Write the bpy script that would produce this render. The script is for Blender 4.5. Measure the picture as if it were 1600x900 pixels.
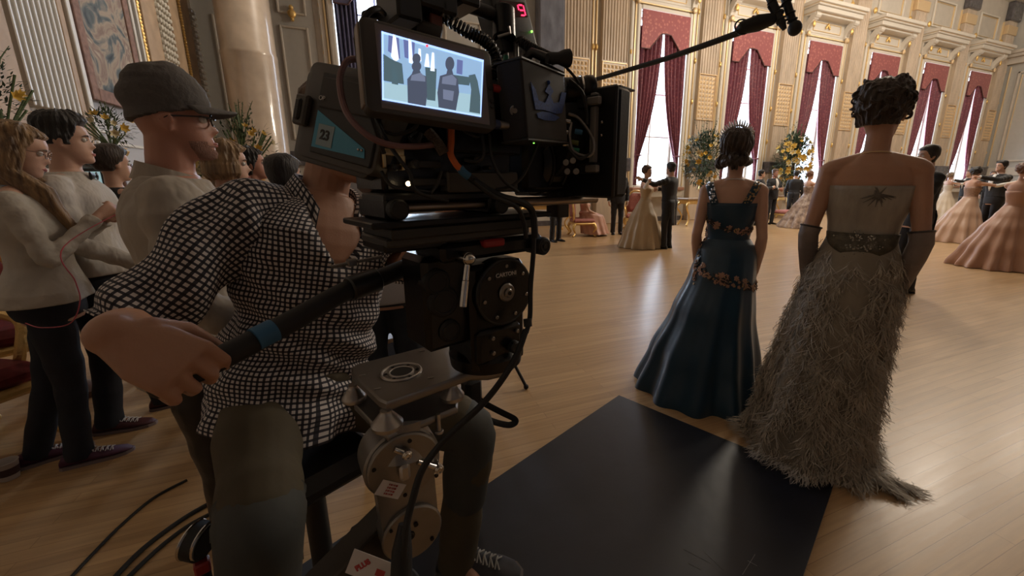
import bpy, math, random
import numpy as np
from mathutils import Vector, Matrix, Euler, noise

for o in list(bpy.data.objects): bpy.data.objects.remove(o)
S = bpy.context.scene
COL = S.collection
PI = math.pi
V = Vector

# ------------------------------------------------------------------ camera
CAM_H = 1.38; YAW = math.radians(67.9); PITCH = math.radians(13.08); FPX = 628.0; PX0, PY0 = 844.5, 430.0
cf = V((math.cos(YAW)*math.cos(PITCH), math.sin(YAW)*math.cos(PITCH), -math.sin(PITCH)))
cr = V((math.sin(YAW), -math.cos(YAW), 0)); cu = cr.cross(cf)
cd = bpy.data.cameras.new('camera'); cam = bpy.data.objects.new('camera', cd); COL.objects.link(cam)
cam.matrix_world = Matrix(((cr.x, cu.x, -cf.x, 0), (cr.y, cu.y, -cf.y, 0), (cr.z, cu.z, -cf.z, CAM_H), (0, 0, 0, 1)))
cd.sensor_width = 36; cd.lens = 36*FPX/1600; cd.shift_x = -(PX0-800)/1600; cd.shift_y = -(450-PY0)/1600
cd.clip_start = 0.05; cd.clip_end = 300
S.camera = cam
# ------------------------------------------------------------------ world, lights, exposure
S.view_settings.view_transform = 'Standard'; S.view_settings.look = 'None'
S.view_settings.exposure = 0.0; S.view_settings.gamma = 1; S.view_settings.use_curve_mapping = False
wd = bpy.data.worlds.new('sky'); S.world = wd; wd.use_nodes = True
wb = wd.node_tree.nodes['Background']; wb.inputs[0].default_value = (0.74, 0.86, 1.0, 1); wb.inputs[1].default_value = 3.0
def lamp(kind, name, loc, power, col, size=1, size_y=None, rot=None, target=None, spread=None, blend=None, spot=None):
    d = bpy.data.lights.new(name, kind); d.energy = power; d.color = col
    o = bpy.data.objects.new(name, d); COL.objects.link(o); o.location = loc
    if kind == 'AREA':
        d.size = size
        if size_y: d.shape = 'RECTANGLE'; d.size_y = size_y
        if spread: d.spread = math.radians(spread)
    else: d.shadow_soft_size = size
    if kind == 'SPOT': d.spot_size = math.radians(spot); d.spot_blend = blend or .5
    if target is not None: o.rotation_euler = (V(target)-V(loc)).to_track_quat('-Z', 'Y').to_euler()
    if rot: o.rotation_euler = rot
    return o
XLEFT = -3.35
WARM = (1.0, 0.875, 0.72); DAY = (0.66, 0.80, 1.0)
# chandeliers high under the ceiling of the ball room, all above the frame
for cx, cy, pw in ((10.5, 6.5, 800), (16.5, 6.0, 750), (22.0, 5.5, 420), (27.5, 5.0, 170)):
    lamp('POINT', 'chandelier_light', (cx, cy, 6.4 if cx < 12 else 8.6), pw, WARM, .55)
lamp('SPOT', 'left_wall_fill_spot', (1.2, 9.2, 8.2), 700, WARM, .3, target=(XLEFT, 8.6, 3.0), spot=62, blend=.6)  # unseen spot added only to brighten the left wall
# daylight pushing in through the tall windows
WINX = [0.42] + [9.18+3.83*k for k in range(6)]
for wx in WINX:
    lamp('AREA', 'window_daylight', (wx, 12.75, 4.1), 400 if wx < 2 else 300, DAY, 1.7, 5.2, rot=(-PI/2, 0, 0), spread=150)

# ------------------------------------------------------------------ pixels to places
def ray(x, y): return cf+cr*((x-PX0)/FPX)-cu*((y-PY0)/FPX)
EYE = V((0, 0, CAM_H))
def P(x, y, d): return EYE+ray(x, y)*d
def PZ(x, y, z=0.0): r = ray(x, y); return EYE+r*((z-CAM_H)/r.z)
def PY_(x, y, Y): r = ray(x, y); return EYE+r*(Y/r.y)
def PX_(x, y, X): r = ray(x, y); return EYE+r*(X/r.x)

# ------------------------------------------------------------------ materials
MATS = {}
def mat(name, col, rough=.5, metal=0, noise_amt=0, noise_scale=8, bump=0, bump_scale=60, bdist=.01, coat=0, sheen=0, emit=0, spec=None, trans=0, sss=0, tex=None, stretch=None, col2=None, aniso=0):
    if name in MATS: return MATS[name]
    m = bpy.data.materials.new(name); m.use_nodes = True; nt = m.node_tree; b = nt.nodes['Principled BSDF']
    c = (*col, 1)
    b.inputs['Base Color'].default_value = c; b.inputs['Roughness'].default_value = rough; b.inputs['Metallic'].default_value = metal
    if coat: b.inputs['Coat Weight'].default_value = coat; b.inputs['Coat Roughness'].default_value = .15
    if sheen: b.inputs['Sheen Weight'].default_value = sheen
    if spec is not None: b.inputs['Specular IOR Level'].default_value = spec
    if sss: b.inputs['Subsurface Weight'].default_value = sss; b.inputs['Subsurface Radius'].default_value = (.01, .004, .002); b.inputs['Subsurface Scale'].default_value = .6
    if trans: b.inputs['Transmission Weight'].default_value = trans
    if emit: b.inputs['Emission Color'].default_value = c; b.inputs['Emission Strength'].default_value = emit
    if noise_amt or bump:
        tc = nt.nodes.new('ShaderNodeTexCoord'); mp = nt.nodes.new('ShaderNodeMapping'); nt.links.new(tc.outputs['Object'], mp.inputs[0])
        if stretch: mp.inputs['Scale'].default_value = stretch
    if noise_amt:
        n = nt.nodes.new('ShaderNodeTexNoise'); n.inputs['Scale'].default_value = noise_scale; n.inputs['Detail'].default_value = 5
        nt.links.new(mp.outputs[0], n.inputs[0])
        r = nt.nodes.new('ShaderNodeValToRGB'); r.color_ramp.elements[0].position = .3; r.color_ramp.elements[1].position = .7
        k = 1-noise_amt
        c2 = col2 if col2 else tuple(v*k for v in col)
        r.color_ramp.elements[0].color = (*c2, 1); r.color_ramp.elements[1].color = c
        nt.links.new(n.outputs[0], r.inputs[0]); nt.links.new(r.outputs[0], b.inputs['Base Color'])
    if bump:
        n2 = nt.nodes.new('ShaderNodeTexNoise'); n2.inputs['Scale'].default_value = bump_scale; n2.inputs['Detail'].default_value = 4
        nt.links.new(mp.outputs[0], n2.inputs[0])
        bp = nt.nodes.new('ShaderNodeBump'); bp.inputs['Strength'].default_value = bump; bp.inputs['Distance'].default_value = bdist
        nt.links.new(n2.outputs[0], bp.inputs['Height']); nt.links.new(bp.outputs[0], b.inputs['Normal'])
    MATS[name] = m; return m

# ------------------------------------------------------------------ geometry
def fr(z, x=None):
    z = V(z).normalized(); x = V(x) if x is not None else (V((0, 0, 1)) if abs(z.z) < .9 else V((1, 0, 0)))
    x = (x-z*x.dot(z)).normalized(); return x, z.cross(x), z
class G:
    def __init__(s): s.v = []; s.f = []; s.uv = {}
    def add(s, vs, fs, uvs=None):
        n = len(s.v); s.v += [V(p) for p in vs]
        for i, f in enumerate(fs):
            if uvs: s.uv[len(s.f)] = uvs[i]
            s.f.append([a+n for a in f])
        return s
    def box(s, c, size, R=None, bev=0):
        c = V(c); hx, hy, hz = [a/2 for a in size]; b = min(bev, hx*.9, hy*.9, hz*.9)
        R = R or Matrix.Identity(3)
        if b <= 0:
            vs = [c+R@V((x*hx, y*hy, z*hz)) for x in (-1, 1) for y in (-1, 1) for z in (-1, 1)]
            return s.add(vs, [(0, 1, 3, 2), (4, 6, 7, 5), (0, 4, 5, 1), (2, 3, 7, 6), (0, 2, 6, 4), (1, 5, 7, 3)])
        vs = []; idx = {}
        for x in (-1, 1):
            for y in (-1, 1):
                for z in (-1, 1):
                    for a in range(3):
                        p = [x*(hx-b), y*(hy-b), z*(hz-b)]; h = (hx, hy, hz)[a]; p[a] = (x, y, z)[a]*h
                        idx[(x, y, z, a)] = len(vs); vs.append(c+R@V(p))
        fs = []
        for a in range(3):
            o = [k for k in range(3) if k != a]
            for sg in (-1, 1):
                q = []
                for (p1, p2) in ((-1, -1), (1, -1), (1, 1), (-1, 1)):
                    k = [0, 0, 0]; k[a] = sg; k[o[0]] = p1; k[o[1]] = p2; q.append(idx[(*k, a)])
                fs.append(q)
        for a in range(3):                      # edges parallel to axis a
            o = [k for k in range(3) if k != a]
            for p1 in (-1, 1):
                for p2 in (-1, 1):
                    k0 = [0, 0, 0]; k1 = [0, 0, 0]; k0[a] = -1; k1[a] = 1
                    for k in (k0, k1): k[o[0]] = p1; k[o[1]] = p2
                    fs.append([idx[(*k0, o[0])], idx[(*k1, o[0])], idx[(*k1, o[1])], idx[(*k0, o[1])]])
        for x in (-1, 1):
            for y in (-1, 1):
                for z in (-1, 1): fs.append([idx[(x, y, z, a)] for a in range(3)])
        return s.add(vs, fs)
    def tube(s, pts, rad, n=12, flat=1.0, xa=None, caps=True, uvs=False, expo=2.0):
        pts = [V(p) for p in pts]; k = len(pts)
        rad = rad if isinstance(rad, (list, tuple)) else [rad]*k
        fx = None; rings = []
        for i in range(k):
            t = (pts[min(i+1, k-1)]-pts[max(i-1, 0)])
            if t.length < 1e-9: t = V((0, 0, 1))
            t.normalize()
            if fx is None: fx, fy, _ = fr(t, xa)
            else:
                fx = (fx-t*fx.dot(t))
                fx = fx.normalized() if fx.length > 1e-6 else fr(t)[0]
                fy = t.cross(fx)
            r = rad[i]; ra, rb = r if isinstance(r, tuple) else (r, r*flat)
            ring = []
            for j in range(n):
                a = 2*PI*j/n; ca, sa = math.cos(a), math.sin(a)
                if expo != 2.0:
                    ca = math.copysign(abs(ca)**(2/expo), ca); sa = math.copysign(abs(sa)**(2/expo), sa)
                ring.append(pts[i]+fx*(ca*ra)+fy*(sa*rb))
            rings.append(ring)
        return s.rings(rings, caps, uvs)
    def rings(s, rings, caps=True, uvs=False, closed=True):
        n = len(rings[0]); vs = [p for r in rings for p in r]; fs = []; uu = []
        vl = 0.0
        for i in range(len(rings)-1):
            dv = sum((rings[i+1][j]-rings[i][j]).length for j in range(0, n, max(1, n//6)))/len(range(0, n, max(1, n//6)))
            per0 = uvs if isinstance(uvs, float) else sum((rings[i][j]-rings[i][(j+1) % n]).length for j in range(n))
            for j in range(n if closed else n-1):
                j2 = (j+1) % n
                fs.append((i*n+j, i*n+j2, (i+1)*n+j2, (i+1)*n+j))
                uu.append([(per0*j/n, vl), (per0*(j+1)/n, vl), (per0*(j+1)/n, vl+dv), (per0*j/n, vl+dv)])
            vl += dv
        if caps:
            fs.append(tuple(range(n-1, -1, -1))); uu.append([(0, 0)]*n)
            fs.append(tuple((len(rings)-1)*n+j for j in range(n))); uu.append([(0, 0)]*n)
        return s.add(vs, fs, uu if uvs else None)
    def cap(s, a, b, ra, rb, n=12, m=4):
        a, b = V(a), V(b); d = (b-a); L = d.length; t = d/L if L > 1e-6 else V((0, 0, 1)); x, y, z = fr(t)
        prof = [(-ra*math.cos(q*PI/2/m), ra*math.sin(q*PI/2/m)) for q in range(0, m+1)]+[(L+rb*math.sin(q*PI/2/m), rb*math.cos(q*PI/2/m)) for q in range(0, m+1)]
        prof = [(h, max(r, 1e-4)) for h, r in prof]
        return s.rings([[a+z*h+x*(r*math.cos(2*PI*j/n))+y*(r*math.sin(2*PI*j/n)) for j in range(n)] for h, r in prof])
    def ball(s, c, r, n=16, m=10, R=None):
        c = V(c); rx, ry, rz = (r, r, r) if not isinstance(r, (tuple, list)) else r; R = R or Matrix.Identity(3)
        rings = []
        for i in range(m+1):
            a = PI*i/m; rr = max(math.sin(a), 1e-3)
            rings.append([c+R@V((rx*rr*math.cos(2*PI*j/n), ry*rr*math.sin(2*PI*j/n), -rz*math.cos(a))) for j in range(n)])
        return s.rings(rings)
    def cyl(s, a, b, r, r2=None, n=20, bev=0):
        a, b = V(a), V(b); t = (b-a).normalized(); r2 = r if r2 is None else r2
        if bev: return s.tube([a, a, a+t*bev, b-t*bev, b, b], [1e-4, r-bev, r, r2, r2-bev, 1e-4], n) if False else s._c(a, b, t, [(0, r-bev), (bev, r), ((b-a).length-bev, r2), ((b-a).length, r2-bev)], n)
        return s._c(a, b, t, [(0, r), ((b-a).length, r2)], n)
    def _c(s, a, b, t, prof, n):
        x, y, z = fr(t)
        return s.rings([[a+z*h+x*(r*math.cos(2*PI*j/n))+y*(r*math.sin(2*PI*j/n)) for j in range(n)] for h, r in prof])
    def lathe(s, prof, c=(0, 0, 0), axis=(0, 0, 1), n=24, caps=True):
        x, y, z = fr(axis); c = V(c)
        return s.rings([[c+z*h+x*(r*math.cos(2*PI*j/n))+y*(r*math.sin(2*PI*j/n)) for j in range(n)] for r, h in prof], caps)
    def prism(s, poly, o, ax, ay, depth):
        o, ax, ay = V(o), V(ax), V(ay); nz = ax.cross(ay).normalized()*depth; n = len(poly)
        a = [o+ax*p[0]+ay*p[1] for p in poly]; b = [p+nz for p in a]
        return s.add(a+b, [tuple(range(n-1, -1, -1)), tuple(range(n, 2*n))]+[(i, (i+1) % n, (i+1) % n+n, i+n) for i in range(n)])
    def torus(s, c, R, r, axis=(0, 0, 1), n=24, m=8, arc=2*PI, start=0):
        x, y, z = fr(axis); c = V(c); k = n if arc >= 2*PI-1e-3 else n+1
        rings = []
        for i in range(n+1):
            a = start+arc*i/n; d = x*math.cos(a)+y*math.sin(a)
            rings.append([c+d*(R+r*math.cos(2*PI*j/m))+z*(r*math.sin(2*PI*j/m)) for j in range(m)])
        return s.rings(rings, caps=arc < 2*PI-1e-3)
    def build(s, name, m, parent=None, world=True, smooth=True, remesh=0, sm=0, auto=None):
        W = wmat(parent).inverted() if (parent and world) else None
        me = bpy.data.meshes.new(name)
        me.from_pydata([tuple(W@p) if W else tuple(p) for p in s.v], [], s.f)
        if s.uv:
            ul = me.uv_layers.new(name='uv')
            for i, pl in enumerate(me.polygons):
                u = s.uv.get(i)
                if u:
                    for k, li in enumerate(pl.loop_indices): ul.data[li].uv = u[k]
        me.update()
        o = bpy.data.objects.new(name, me); COL.objects.link(o)
        if remesh:
            md = o.modifiers.new('r', 'REMESH'); md.mode = 'VOXEL'; md.voxel_size = remesh
            if sm: mm = o.modifiers.new('s', 'SMOOTH'); mm.factor = .5; mm.iterations = sm
            dg = bpy.context.evaluated_depsgraph_get(); me2 = bpy.data.meshes.new_from_object(o.evaluated_get(dg))
            o.modifiers.clear(); o.data = me2; me = me2; me.name = name
        if m: me.materials.clear(); me.materials.append(m)
        if smooth: me.shade_smooth()
        if smooth and not remesh: me.set_sharp_from_angle(angle=math.radians(auto or 42))
        if parent: o.parent = parent
        return o
def wmat(o):
    M = Matrix.Identity(4)
    while o is not None: M = o.matrix_basis @ M; o = o.parent
    return M
def tag(o, label=None, cat=None, group=None, kind=None):
    for k, v in (('label', label), ('category', cat), ('group', group), ('kind', kind)):
        if v: o[k] = v
    return o
def thing(name, label, cat, loc=(0, 0, 0), rz=0, group=None):
    o = bpy.data.objects.new(name, None); COL.objects.link(o); o.location = loc; o.rotation_euler = (0, 0, rz); o.empty_display_size = .1
    return tag(o, label, cat, group)
def struct(name, g, m, smooth=False, parent=None):
    o = g.build(name, m, parent, smooth=smooth)
    if parent is None: o['kind'] = 'structure'
    return o
def copy_tree(o, parent=None):
    c = o.copy(); COL.objects.link(c)
    if parent: c.parent = parent
    for ch in list(o.children): copy_tree(ch, c)
    return c
def bez(p, n=12):
    p = [V(q) for q in p]; out = []
    for i in range(len(p)-1):
        p0 = p[max(i-1, 0)]; p1 = p[i]; p2 = p[i+1]; p3 = p[min(i+2, len(p)-1)]
        for k in range(n):
            t = k/n; out.append(.5*((2*p1)+(p2-p0)*t+(2*p0-5*p1+4*p2-p3)*t*t+(3*p1-p0-3*p2+p3)*t**3))
    out.append(p[-1]); return out
def lerp(a, b, t): return a+(b-a)*t
def interp(tab, z):
    if z <= tab[0][0]: return tab[0][1:]
    for a, b in zip(tab, tab[1:]):
        if z <= b[0]:
            t = (z-a[0])/(b[0]-a[0]); t = t*t*(3-2*t)*.5+t*.5
            return tuple(lerp(p, q, t) for p, q in zip(a[1:], b[1:]))
    return tab[-1][1:]
def text_mesh(name, body, size, m, parent, origin, ax, ay, ext=.0005, align='CENTER', bold=0):
    c = bpy.data.curves.new(name, 'FONT'); c.body = body; c.size = size; c.extrude = ext; c.align_x = align; c.align_y = 'CENTER'; c.offset = bold
    t = bpy.data.objects.new(name, c); COL.objects.link(t)
    dg = bpy.context.evaluated_depsgraph_get(); me = bpy.data.meshes.new_from_object(t.evaluated_get(dg)); bpy.data.objects.remove(t)
    ax = V(ax).normalized(); ay = V(ay); ay = (ay-ax*ay.dot(ax)).normalized(); az = ax.cross(ay)
    M = Matrix(((ax.x, ay.x, az.x, origin[0]), (ax.y, ay.y, az.y, origin[1]), (ax.z, ay.z, az.z, origin[2]), (0, 0, 0, 1)))
    if parent: M = wmat(parent).inverted()@M
    me.transform(M); me.materials.clear(); me.materials.append(m)
    o = bpy.data.objects.new(name, me); COL.objects.link(o); o.parent = parent; return o
# ================================================================== the room
XL, XR, YW, YB, ZC = -3.35, 30.8, 12.0, -7.0, 11.0
m_wall = mat('cream painted plaster', (.62, .565, .49), .55, noise_amt=.12, noise_scale=3)
m_stone = mat('fluted pilaster marble', (.62, .50, .38), .4, noise_amt=.25, noise_scale=5, stretch=(1, 1, .3))
m_stone2 = mat('tan marble', (.44, .31, .20), .6, noise_amt=.3, noise_scale=4)
m_cream = mat('cream moulding', (.70, .655, .58), .45)
m_gold = mat('gilding', (.85, .58, .22), .35, metal=.75, bump=.5, bump_scale=90)
m_goldp = mat('pale gilding', (.86, .66, .38), .4, metal=.4)
m_grey = mat('cool grey panel paint', (.50, .49, .46), .5, noise_amt=.06)
m_dark = mat('dark grey marble', (.12, .11, .12), .25, noise_amt=.5, noise_scale=7, coat=.4)
m_bluegrey = mat('blue grey veined marble', (.20, .21, .26), .25, noise_amt=.45, noise_scale=5, stretch=(1, 1, .4), coat=.3)
m_column = mat('beige polished marble', (.52, .42, .33), .30, noise_amt=.22, noise_scale=3, coat=1)
m_column.node_tree.nodes['Principled BSDF'].inputs['Coat Roughness'].default_value = .03
# floor: maple strip boards
def floor_mat():
    m = bpy.data.materials.new('maple strip floor'); m.use_nodes = True; nt = m.node_tree; N = nt.nodes; L = nt.links; b = N['Principled BSDF']
    tc = N.new('ShaderNodeTexCoord'); mp = N.new('ShaderNodeMapping'); mp.inputs['Rotation'].default_value = (0, 0, 0); L.new(tc.outputs['Object'], mp.inputs[0])
    br = N.new('ShaderNodeTexBrick'); br.offset = .37; br.inputs['Scale'].default_value = 1; br.inputs['Brick Width'].default_value = 1.35; br.inputs['Row Height'].default_value = .062
    br.inputs['Mortar Size'].default_value = .0012; br.inputs['Mortar Smooth'].default_value = .1
    br.inputs['Color1'].default_value = (.50, .325, .165, 1); br.inputs['Color2'].default_value = (.42, .265, .13, 1); br.inputs['Mortar'].default_value = (.27, .16, .08, 1)
    L.new(mp.outputs[0], br.inputs[0])
    m2 = N.new('ShaderNodeMapping'); m2.inputs['Scale'].default_value = (.8, 16, 1); L.new(mp.outputs[0], m2.inputs[0])
    n = N.new('ShaderNodeTexNoise'); n.inputs['Scale'].default_value = 2.2; n.inputs['Detail'].default_value = 6; L.new(m2.outputs[0], n.inputs[0])
    mx = N.new('ShaderNodeMix'); mx.data_type = 'RGBA'; mx.blend_type = 'OVERLAY'; mx.inputs[0].default_value = .35
    L.new(br.outputs[0], mx.inputs[6]); L.new(n.outputs[0], mx.inputs[7]); L.new(mx.outputs[2], b.inputs['Base Color'])
    r = N.new('ShaderNodeMapRange'); r.inputs[3].default_value = .25; r.inputs[4].default_value = .42; L.new(n.outputs[0], r.inputs[0]); L.new(r.outputs[0], b.inputs['Roughness'])
    bp = N.new('ShaderNodeBump'); bp.inputs['Strength'].default_value = .12; bp.inputs['Distance'].default_value = .003; L.new(br.outputs[1], bp.inputs['Height']); bp.invert = True
    L.new(bp.outputs[0], b.inputs['Normal']); b.inputs['Coat Weight'].default_value = .12; b.inputs['Coat Roughness'].default_value = .2
    return m
struct('floor', G().box(((XL+XR)/2, (YW+YB)/2, -.1), (XR-XL+2, YW-YB+3, .2)), floor_mat())
struct('ceiling', G().box(((XL+XR)/2, (YW+YB)/2, ZC+.1), (XR-XL+2, YW-YB+2, .2)), m_wall)
struct('wall_right', G().box((XR+.15, (YW+YB)/2, ZC/2), (.3, YW-YB+.6, ZC)), m_grey)
struct('wall_front', G().box(((XL+XR)/2, YB-.15, ZC/2), (XR-XL+.6, .3, ZC)), m_dark)  # unseen wall, made dark to keep bounce off the foreground
struct('wall_left', G().box((XL-.15, (YW+YB)/2, ZC/2), (.3, YW-YB+.6, ZC)), m_wall)
# window wall pierced by the openings
g = G(); OW = .94; ZB, ZT = 1.22, 6.62
edges = [XL-.3]
for wx in WINX: edges += [wx-OW, wx+OW]
edges.append(XR+.3)
for i in range(0, len(edges), 2):
    a, b = edges[i], edges[i+1]; g.box(((a+b)/2, YW+.3, ZC/2), (b-a, .6, ZC))
for wx in WINX:
    g.box((wx, YW+.3, ZB/2), (2*OW, .6, ZB)); g.box((wx, YW+.3, (ZT+ZC)/2), (2*OW, .6, ZC-ZT))
struct('wall_back', g, m_wall)
def bar(x0, x1, z0, z1, d, y=YW, bev=.01):    # a slab standing proud of the window wall
    return ((x0+x1)/2, y-d/2, (z0+z1)/2), (x1-x0, d, z1-z0)
def frame(g, x0, x1, z0, z1, w, d, y=YW):
    for a in ((x0, x0+w, z0, z1), (x1-w, x1, z0, z1), (x0+w, x1-w, z1-w, z1), (x0+w, x1-w, z0, z0+w)):
        c, s_ = bar(*a, d, y); g.box(c, s_, bev=min(w, d)*.25)
def diamonds(g, x0, x1, z0, z1, y, rows, cols, d=.04):
    for i in range(rows):
        for j in range(cols):
            cx = lerp(x0, x1, (j+.5)/cols); cz = lerp(z0, z1, (i+.5)/rows); hw = (x1-x0)/cols*.40; hh = (z1-z0)/rows*.40
            g.add([(cx-hw, y, cz-hh), (cx+hw, y, cz-hh), (cx+hw, y, cz+hh), (cx-hw, y, cz+hh), (cx, y-d, cz)], [(0, 1, 4), (1, 2, 4), (2, 3, 4), (3, 0, 4)])
def flutes(g, x0, x1, z0, z1, d, n, y=YW):
    w = (x1-x0)/n; pts = []
    for k in range(n):
        a = x0+k*w
        for q in range(7):
            t = q/6; pts.append((a+w*(.14+.72*t), y-d+.035*math.sin(PI*t)))
        pts.append((a+w, y-d))
    pts = [(x0, y), (x0, y-d)]+pts+[(x1, y)]
    n_ = len(pts)
    g.add([(p[0], p[1], z0) for p in pts]+[(p[0], p[1], z1) for p in pts], [(i, i+1, i+1+n_, i+n_) for i in range(n_-1)]+[tuple(range(n_)), tuple(range(2*n_-1, n_-1, -1))])
# window glass, frames, curtains
m_glass = mat('window net behind glass', (.9, .95, 1), .9)
_nt = m_glass.node_tree; _nt.nodes.clear()
_o = _nt.nodes.new('ShaderNodeOutputMaterial'); _a = _nt.nodes.new('ShaderNodeBsdfTransparent'); _b = _nt.nodes.new('ShaderNodeBsdfTranslucent'); _m = _nt.nodes.new('ShaderNodeMixShader')
_m.inputs[0].default_value = .35; _nt.links.new(_a.outputs[0], _m.inputs[1]); _nt.links.new(_b.outputs[0], _m.inputs[2]); _nt.links.new(_m.outputs[0], _o.inputs[0])
def damask(name, c1, c2, sc=9):
    m = bpy.data.materials.new(name); m.use_nodes = True; nt = m.node_tree; N = nt.nodes; L = nt.links; b = N['Principled BSDF']
    tc = N.new('ShaderNodeTexCoord'); mp = N.new('ShaderNodeMapping'); L.new(tc.outputs['Object'], mp.inputs[0])
    w = N.new('ShaderNodeTexVoronoi'); w.inputs['Scale'].default_value = sc; L.new(mp.outputs[0], w.inputs[0])
    n = N.new('ShaderNodeTexNoise'); n.inputs['Scale'].default_value = sc*2; n.inputs['Distortion'].default_value = 2; L.new(mp.outputs[0], n.inputs[0])
    ad = N.new('ShaderNodeMath'); ad.operation = 'MULTIPLY'; L.new(w.outputs[0], ad.inputs[0]); L.new(n.outputs[0], ad.inputs[1])
    r = N.new('ShaderNodeValToRGB'); r.color_ramp.elements[0].position = .12; r.color_ramp.elements[1].position = .2; r.color_ramp.elements[0].color = (*c1, 1); r.color_ramp.elements[1].color = (*c2, 1)
    L.new(ad.outputs[0], r.inputs[0]); L.new(r.outputs[0], b.inputs['Base Color']); b.inputs['Roughness'].default_value = .55; b.inputs['Sheen Weight'].default_value = .3
    return m
m_damask = damask('red damask', (.46, .13, .11), (.30, .055, .06))
m_damask2 = damask('wine damask', (.30, .085, .10), (.17, .035, .06), 12)
def curtain(side, x_out, x_in_top, x_in_mid, x_in_bot, zt, zp, zb, y):
    n = 46; rows = 26; vs = []; fs = []
    for i in range(rows+1):
        t = i/rows; z = lerp(zt, zb, t)
        tp = (zt-zp)/(zt-zb)
        if t < tp: u = t/tp; xi = lerp(x_in_top, x_in_mid, u**2.4*.85+u*.15)
        else: u = (t-tp)/(1-tp); xi = lerp(x_in_mid, x_in_bot, min(1, u*3))
        for j in range(n+1):
            s_ = j/n; x = lerp(x_out, xi, s_); am = .045*min(1, abs(xi-x_out)/.5+.35)
            vs.append((x, y+am*math.sin(s_*2*PI*5.5)+.012*math.sin(s_*31+z*1.3), z+(.10*s_*(1-s_) if t > tp else 0)))
    for i in range(rows):
        for j in range(n): a = i*(n+1)+j; fs.append((a, a+1, a+n+2, a+n+1))
    g = G().add(vs, fs); return g
def solid(o, t=.012):
    md = o.modifiers.new('solidify', 'SOLIDIFY'); md.thickness = t; md.offset = 0; return o
for i, wx in enumerate(WINX):
    g = G(); frame(g, wx-OW, wx+OW, ZB, ZT, .08, .06, YW+.45)
    for xx in (wx-.03,): c, s_ = bar(xx, xx+.06, ZB, ZT, .05, YW+.44); g.box(c, s_)
    for zz in (2.9, 4.3, 5.5): c, s_ = bar(wx-OW, wx+OW, zz, zz+.05, .04, YW+.44); g.box(c, s_)
    w = struct('window_%d' % (i+1), g, m_cream)
    G().add([(wx-OW, YW+.47, ZB), (wx+OW, YW+.47, ZB), (wx+OW, YW+.47, ZT), (wx-OW, YW+.47, ZT)], [(0, 1, 2, 3)]).build('net_pane', m_glass, w, smooth=False)
ords = ['behind the champagne-gowned dancer', 'behind the teal-gowned woman', 'behind the lily arrangement', 'behind the grey-gowned woman', 'second from the end wall', 'nearest the end wall']
for i, wx in enumerate(WINX):
    blue = i == 0
    mc = mat('blue lit curtain cloth', (.13, .13, .25), .6, noise_amt=.3, noise_scale=14) if blue else m_damask2  # blue violet of the lighting is put into this cloth's colour
    where = 'window behind the large cine camera' if blue else 'window '+ords[i-1]
    e = thing('curtain_pair', ('blue-lit' if blue else 'wine red damask')+' curtains on the '+where, 'curtains', (wx, YW-.02, 0), 0, None if blue else 'wine curtains on the tall windows')
    zp = 2.25
    gl = curtain(-1, wx-OW+.02, wx-(.42 if blue else .05), wx-(.45 if blue else .72), wx-(.45 if blue else .80), 6.2, zp, ZB+.02, YW-.10)
    gr_ = curtain(1, wx+OW-.02, wx+(.42 if blue else .02), wx+(.45 if blue else .70), wx+(.45 if blue else .80), 6.2, zp, ZB+.02, YW-.10)
    solid(gl.build('drape', mc, e)); solid(gr_.build('drape', mc, e))
    # valance with a scooped lower edge
    xs = [wx-OW+OW*2*k/40 for k in range(41)]
    def low(x):
        u = abs(x-wx)/OW
        return 6.02-.10*u if u < .22 else (lerp(5.98, 5.55, min(1, (u-.22)/.42)) if u < .64 else 5.52)
    g = G(); vs = []; fs = []
    for k, x in enumerate(xs): vs += [(x, YW-.17, 6.62), (x, YW-.17, low(x)), (x, YW-.20, low(x)), (x, YW-.20, 6.62)]
    for k in range(40):
        a = 4*k; fs += [(a, a+1, a+5, a+4), (a+1, a+2, a+6, a+5), (a+2, a+3, a+7, a+6), (a+3, a, a+4, a+7)]
    g.add(vs, fs); g.build('valance', mc if blue else m_damask, e)
    fg = G().tube([(x, YW-.2, low(x)) for x in xs], .018, 6); fg.build('fringe', mat('dark fringe', (.10, .05, .05), .8), e)
    for sx in (-1, 1): G().torus((wx+sx*.80, YW-.10, zp), .13, .022, (0, 0, 1), 16, 6).build('tieback', mc, e)
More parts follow.
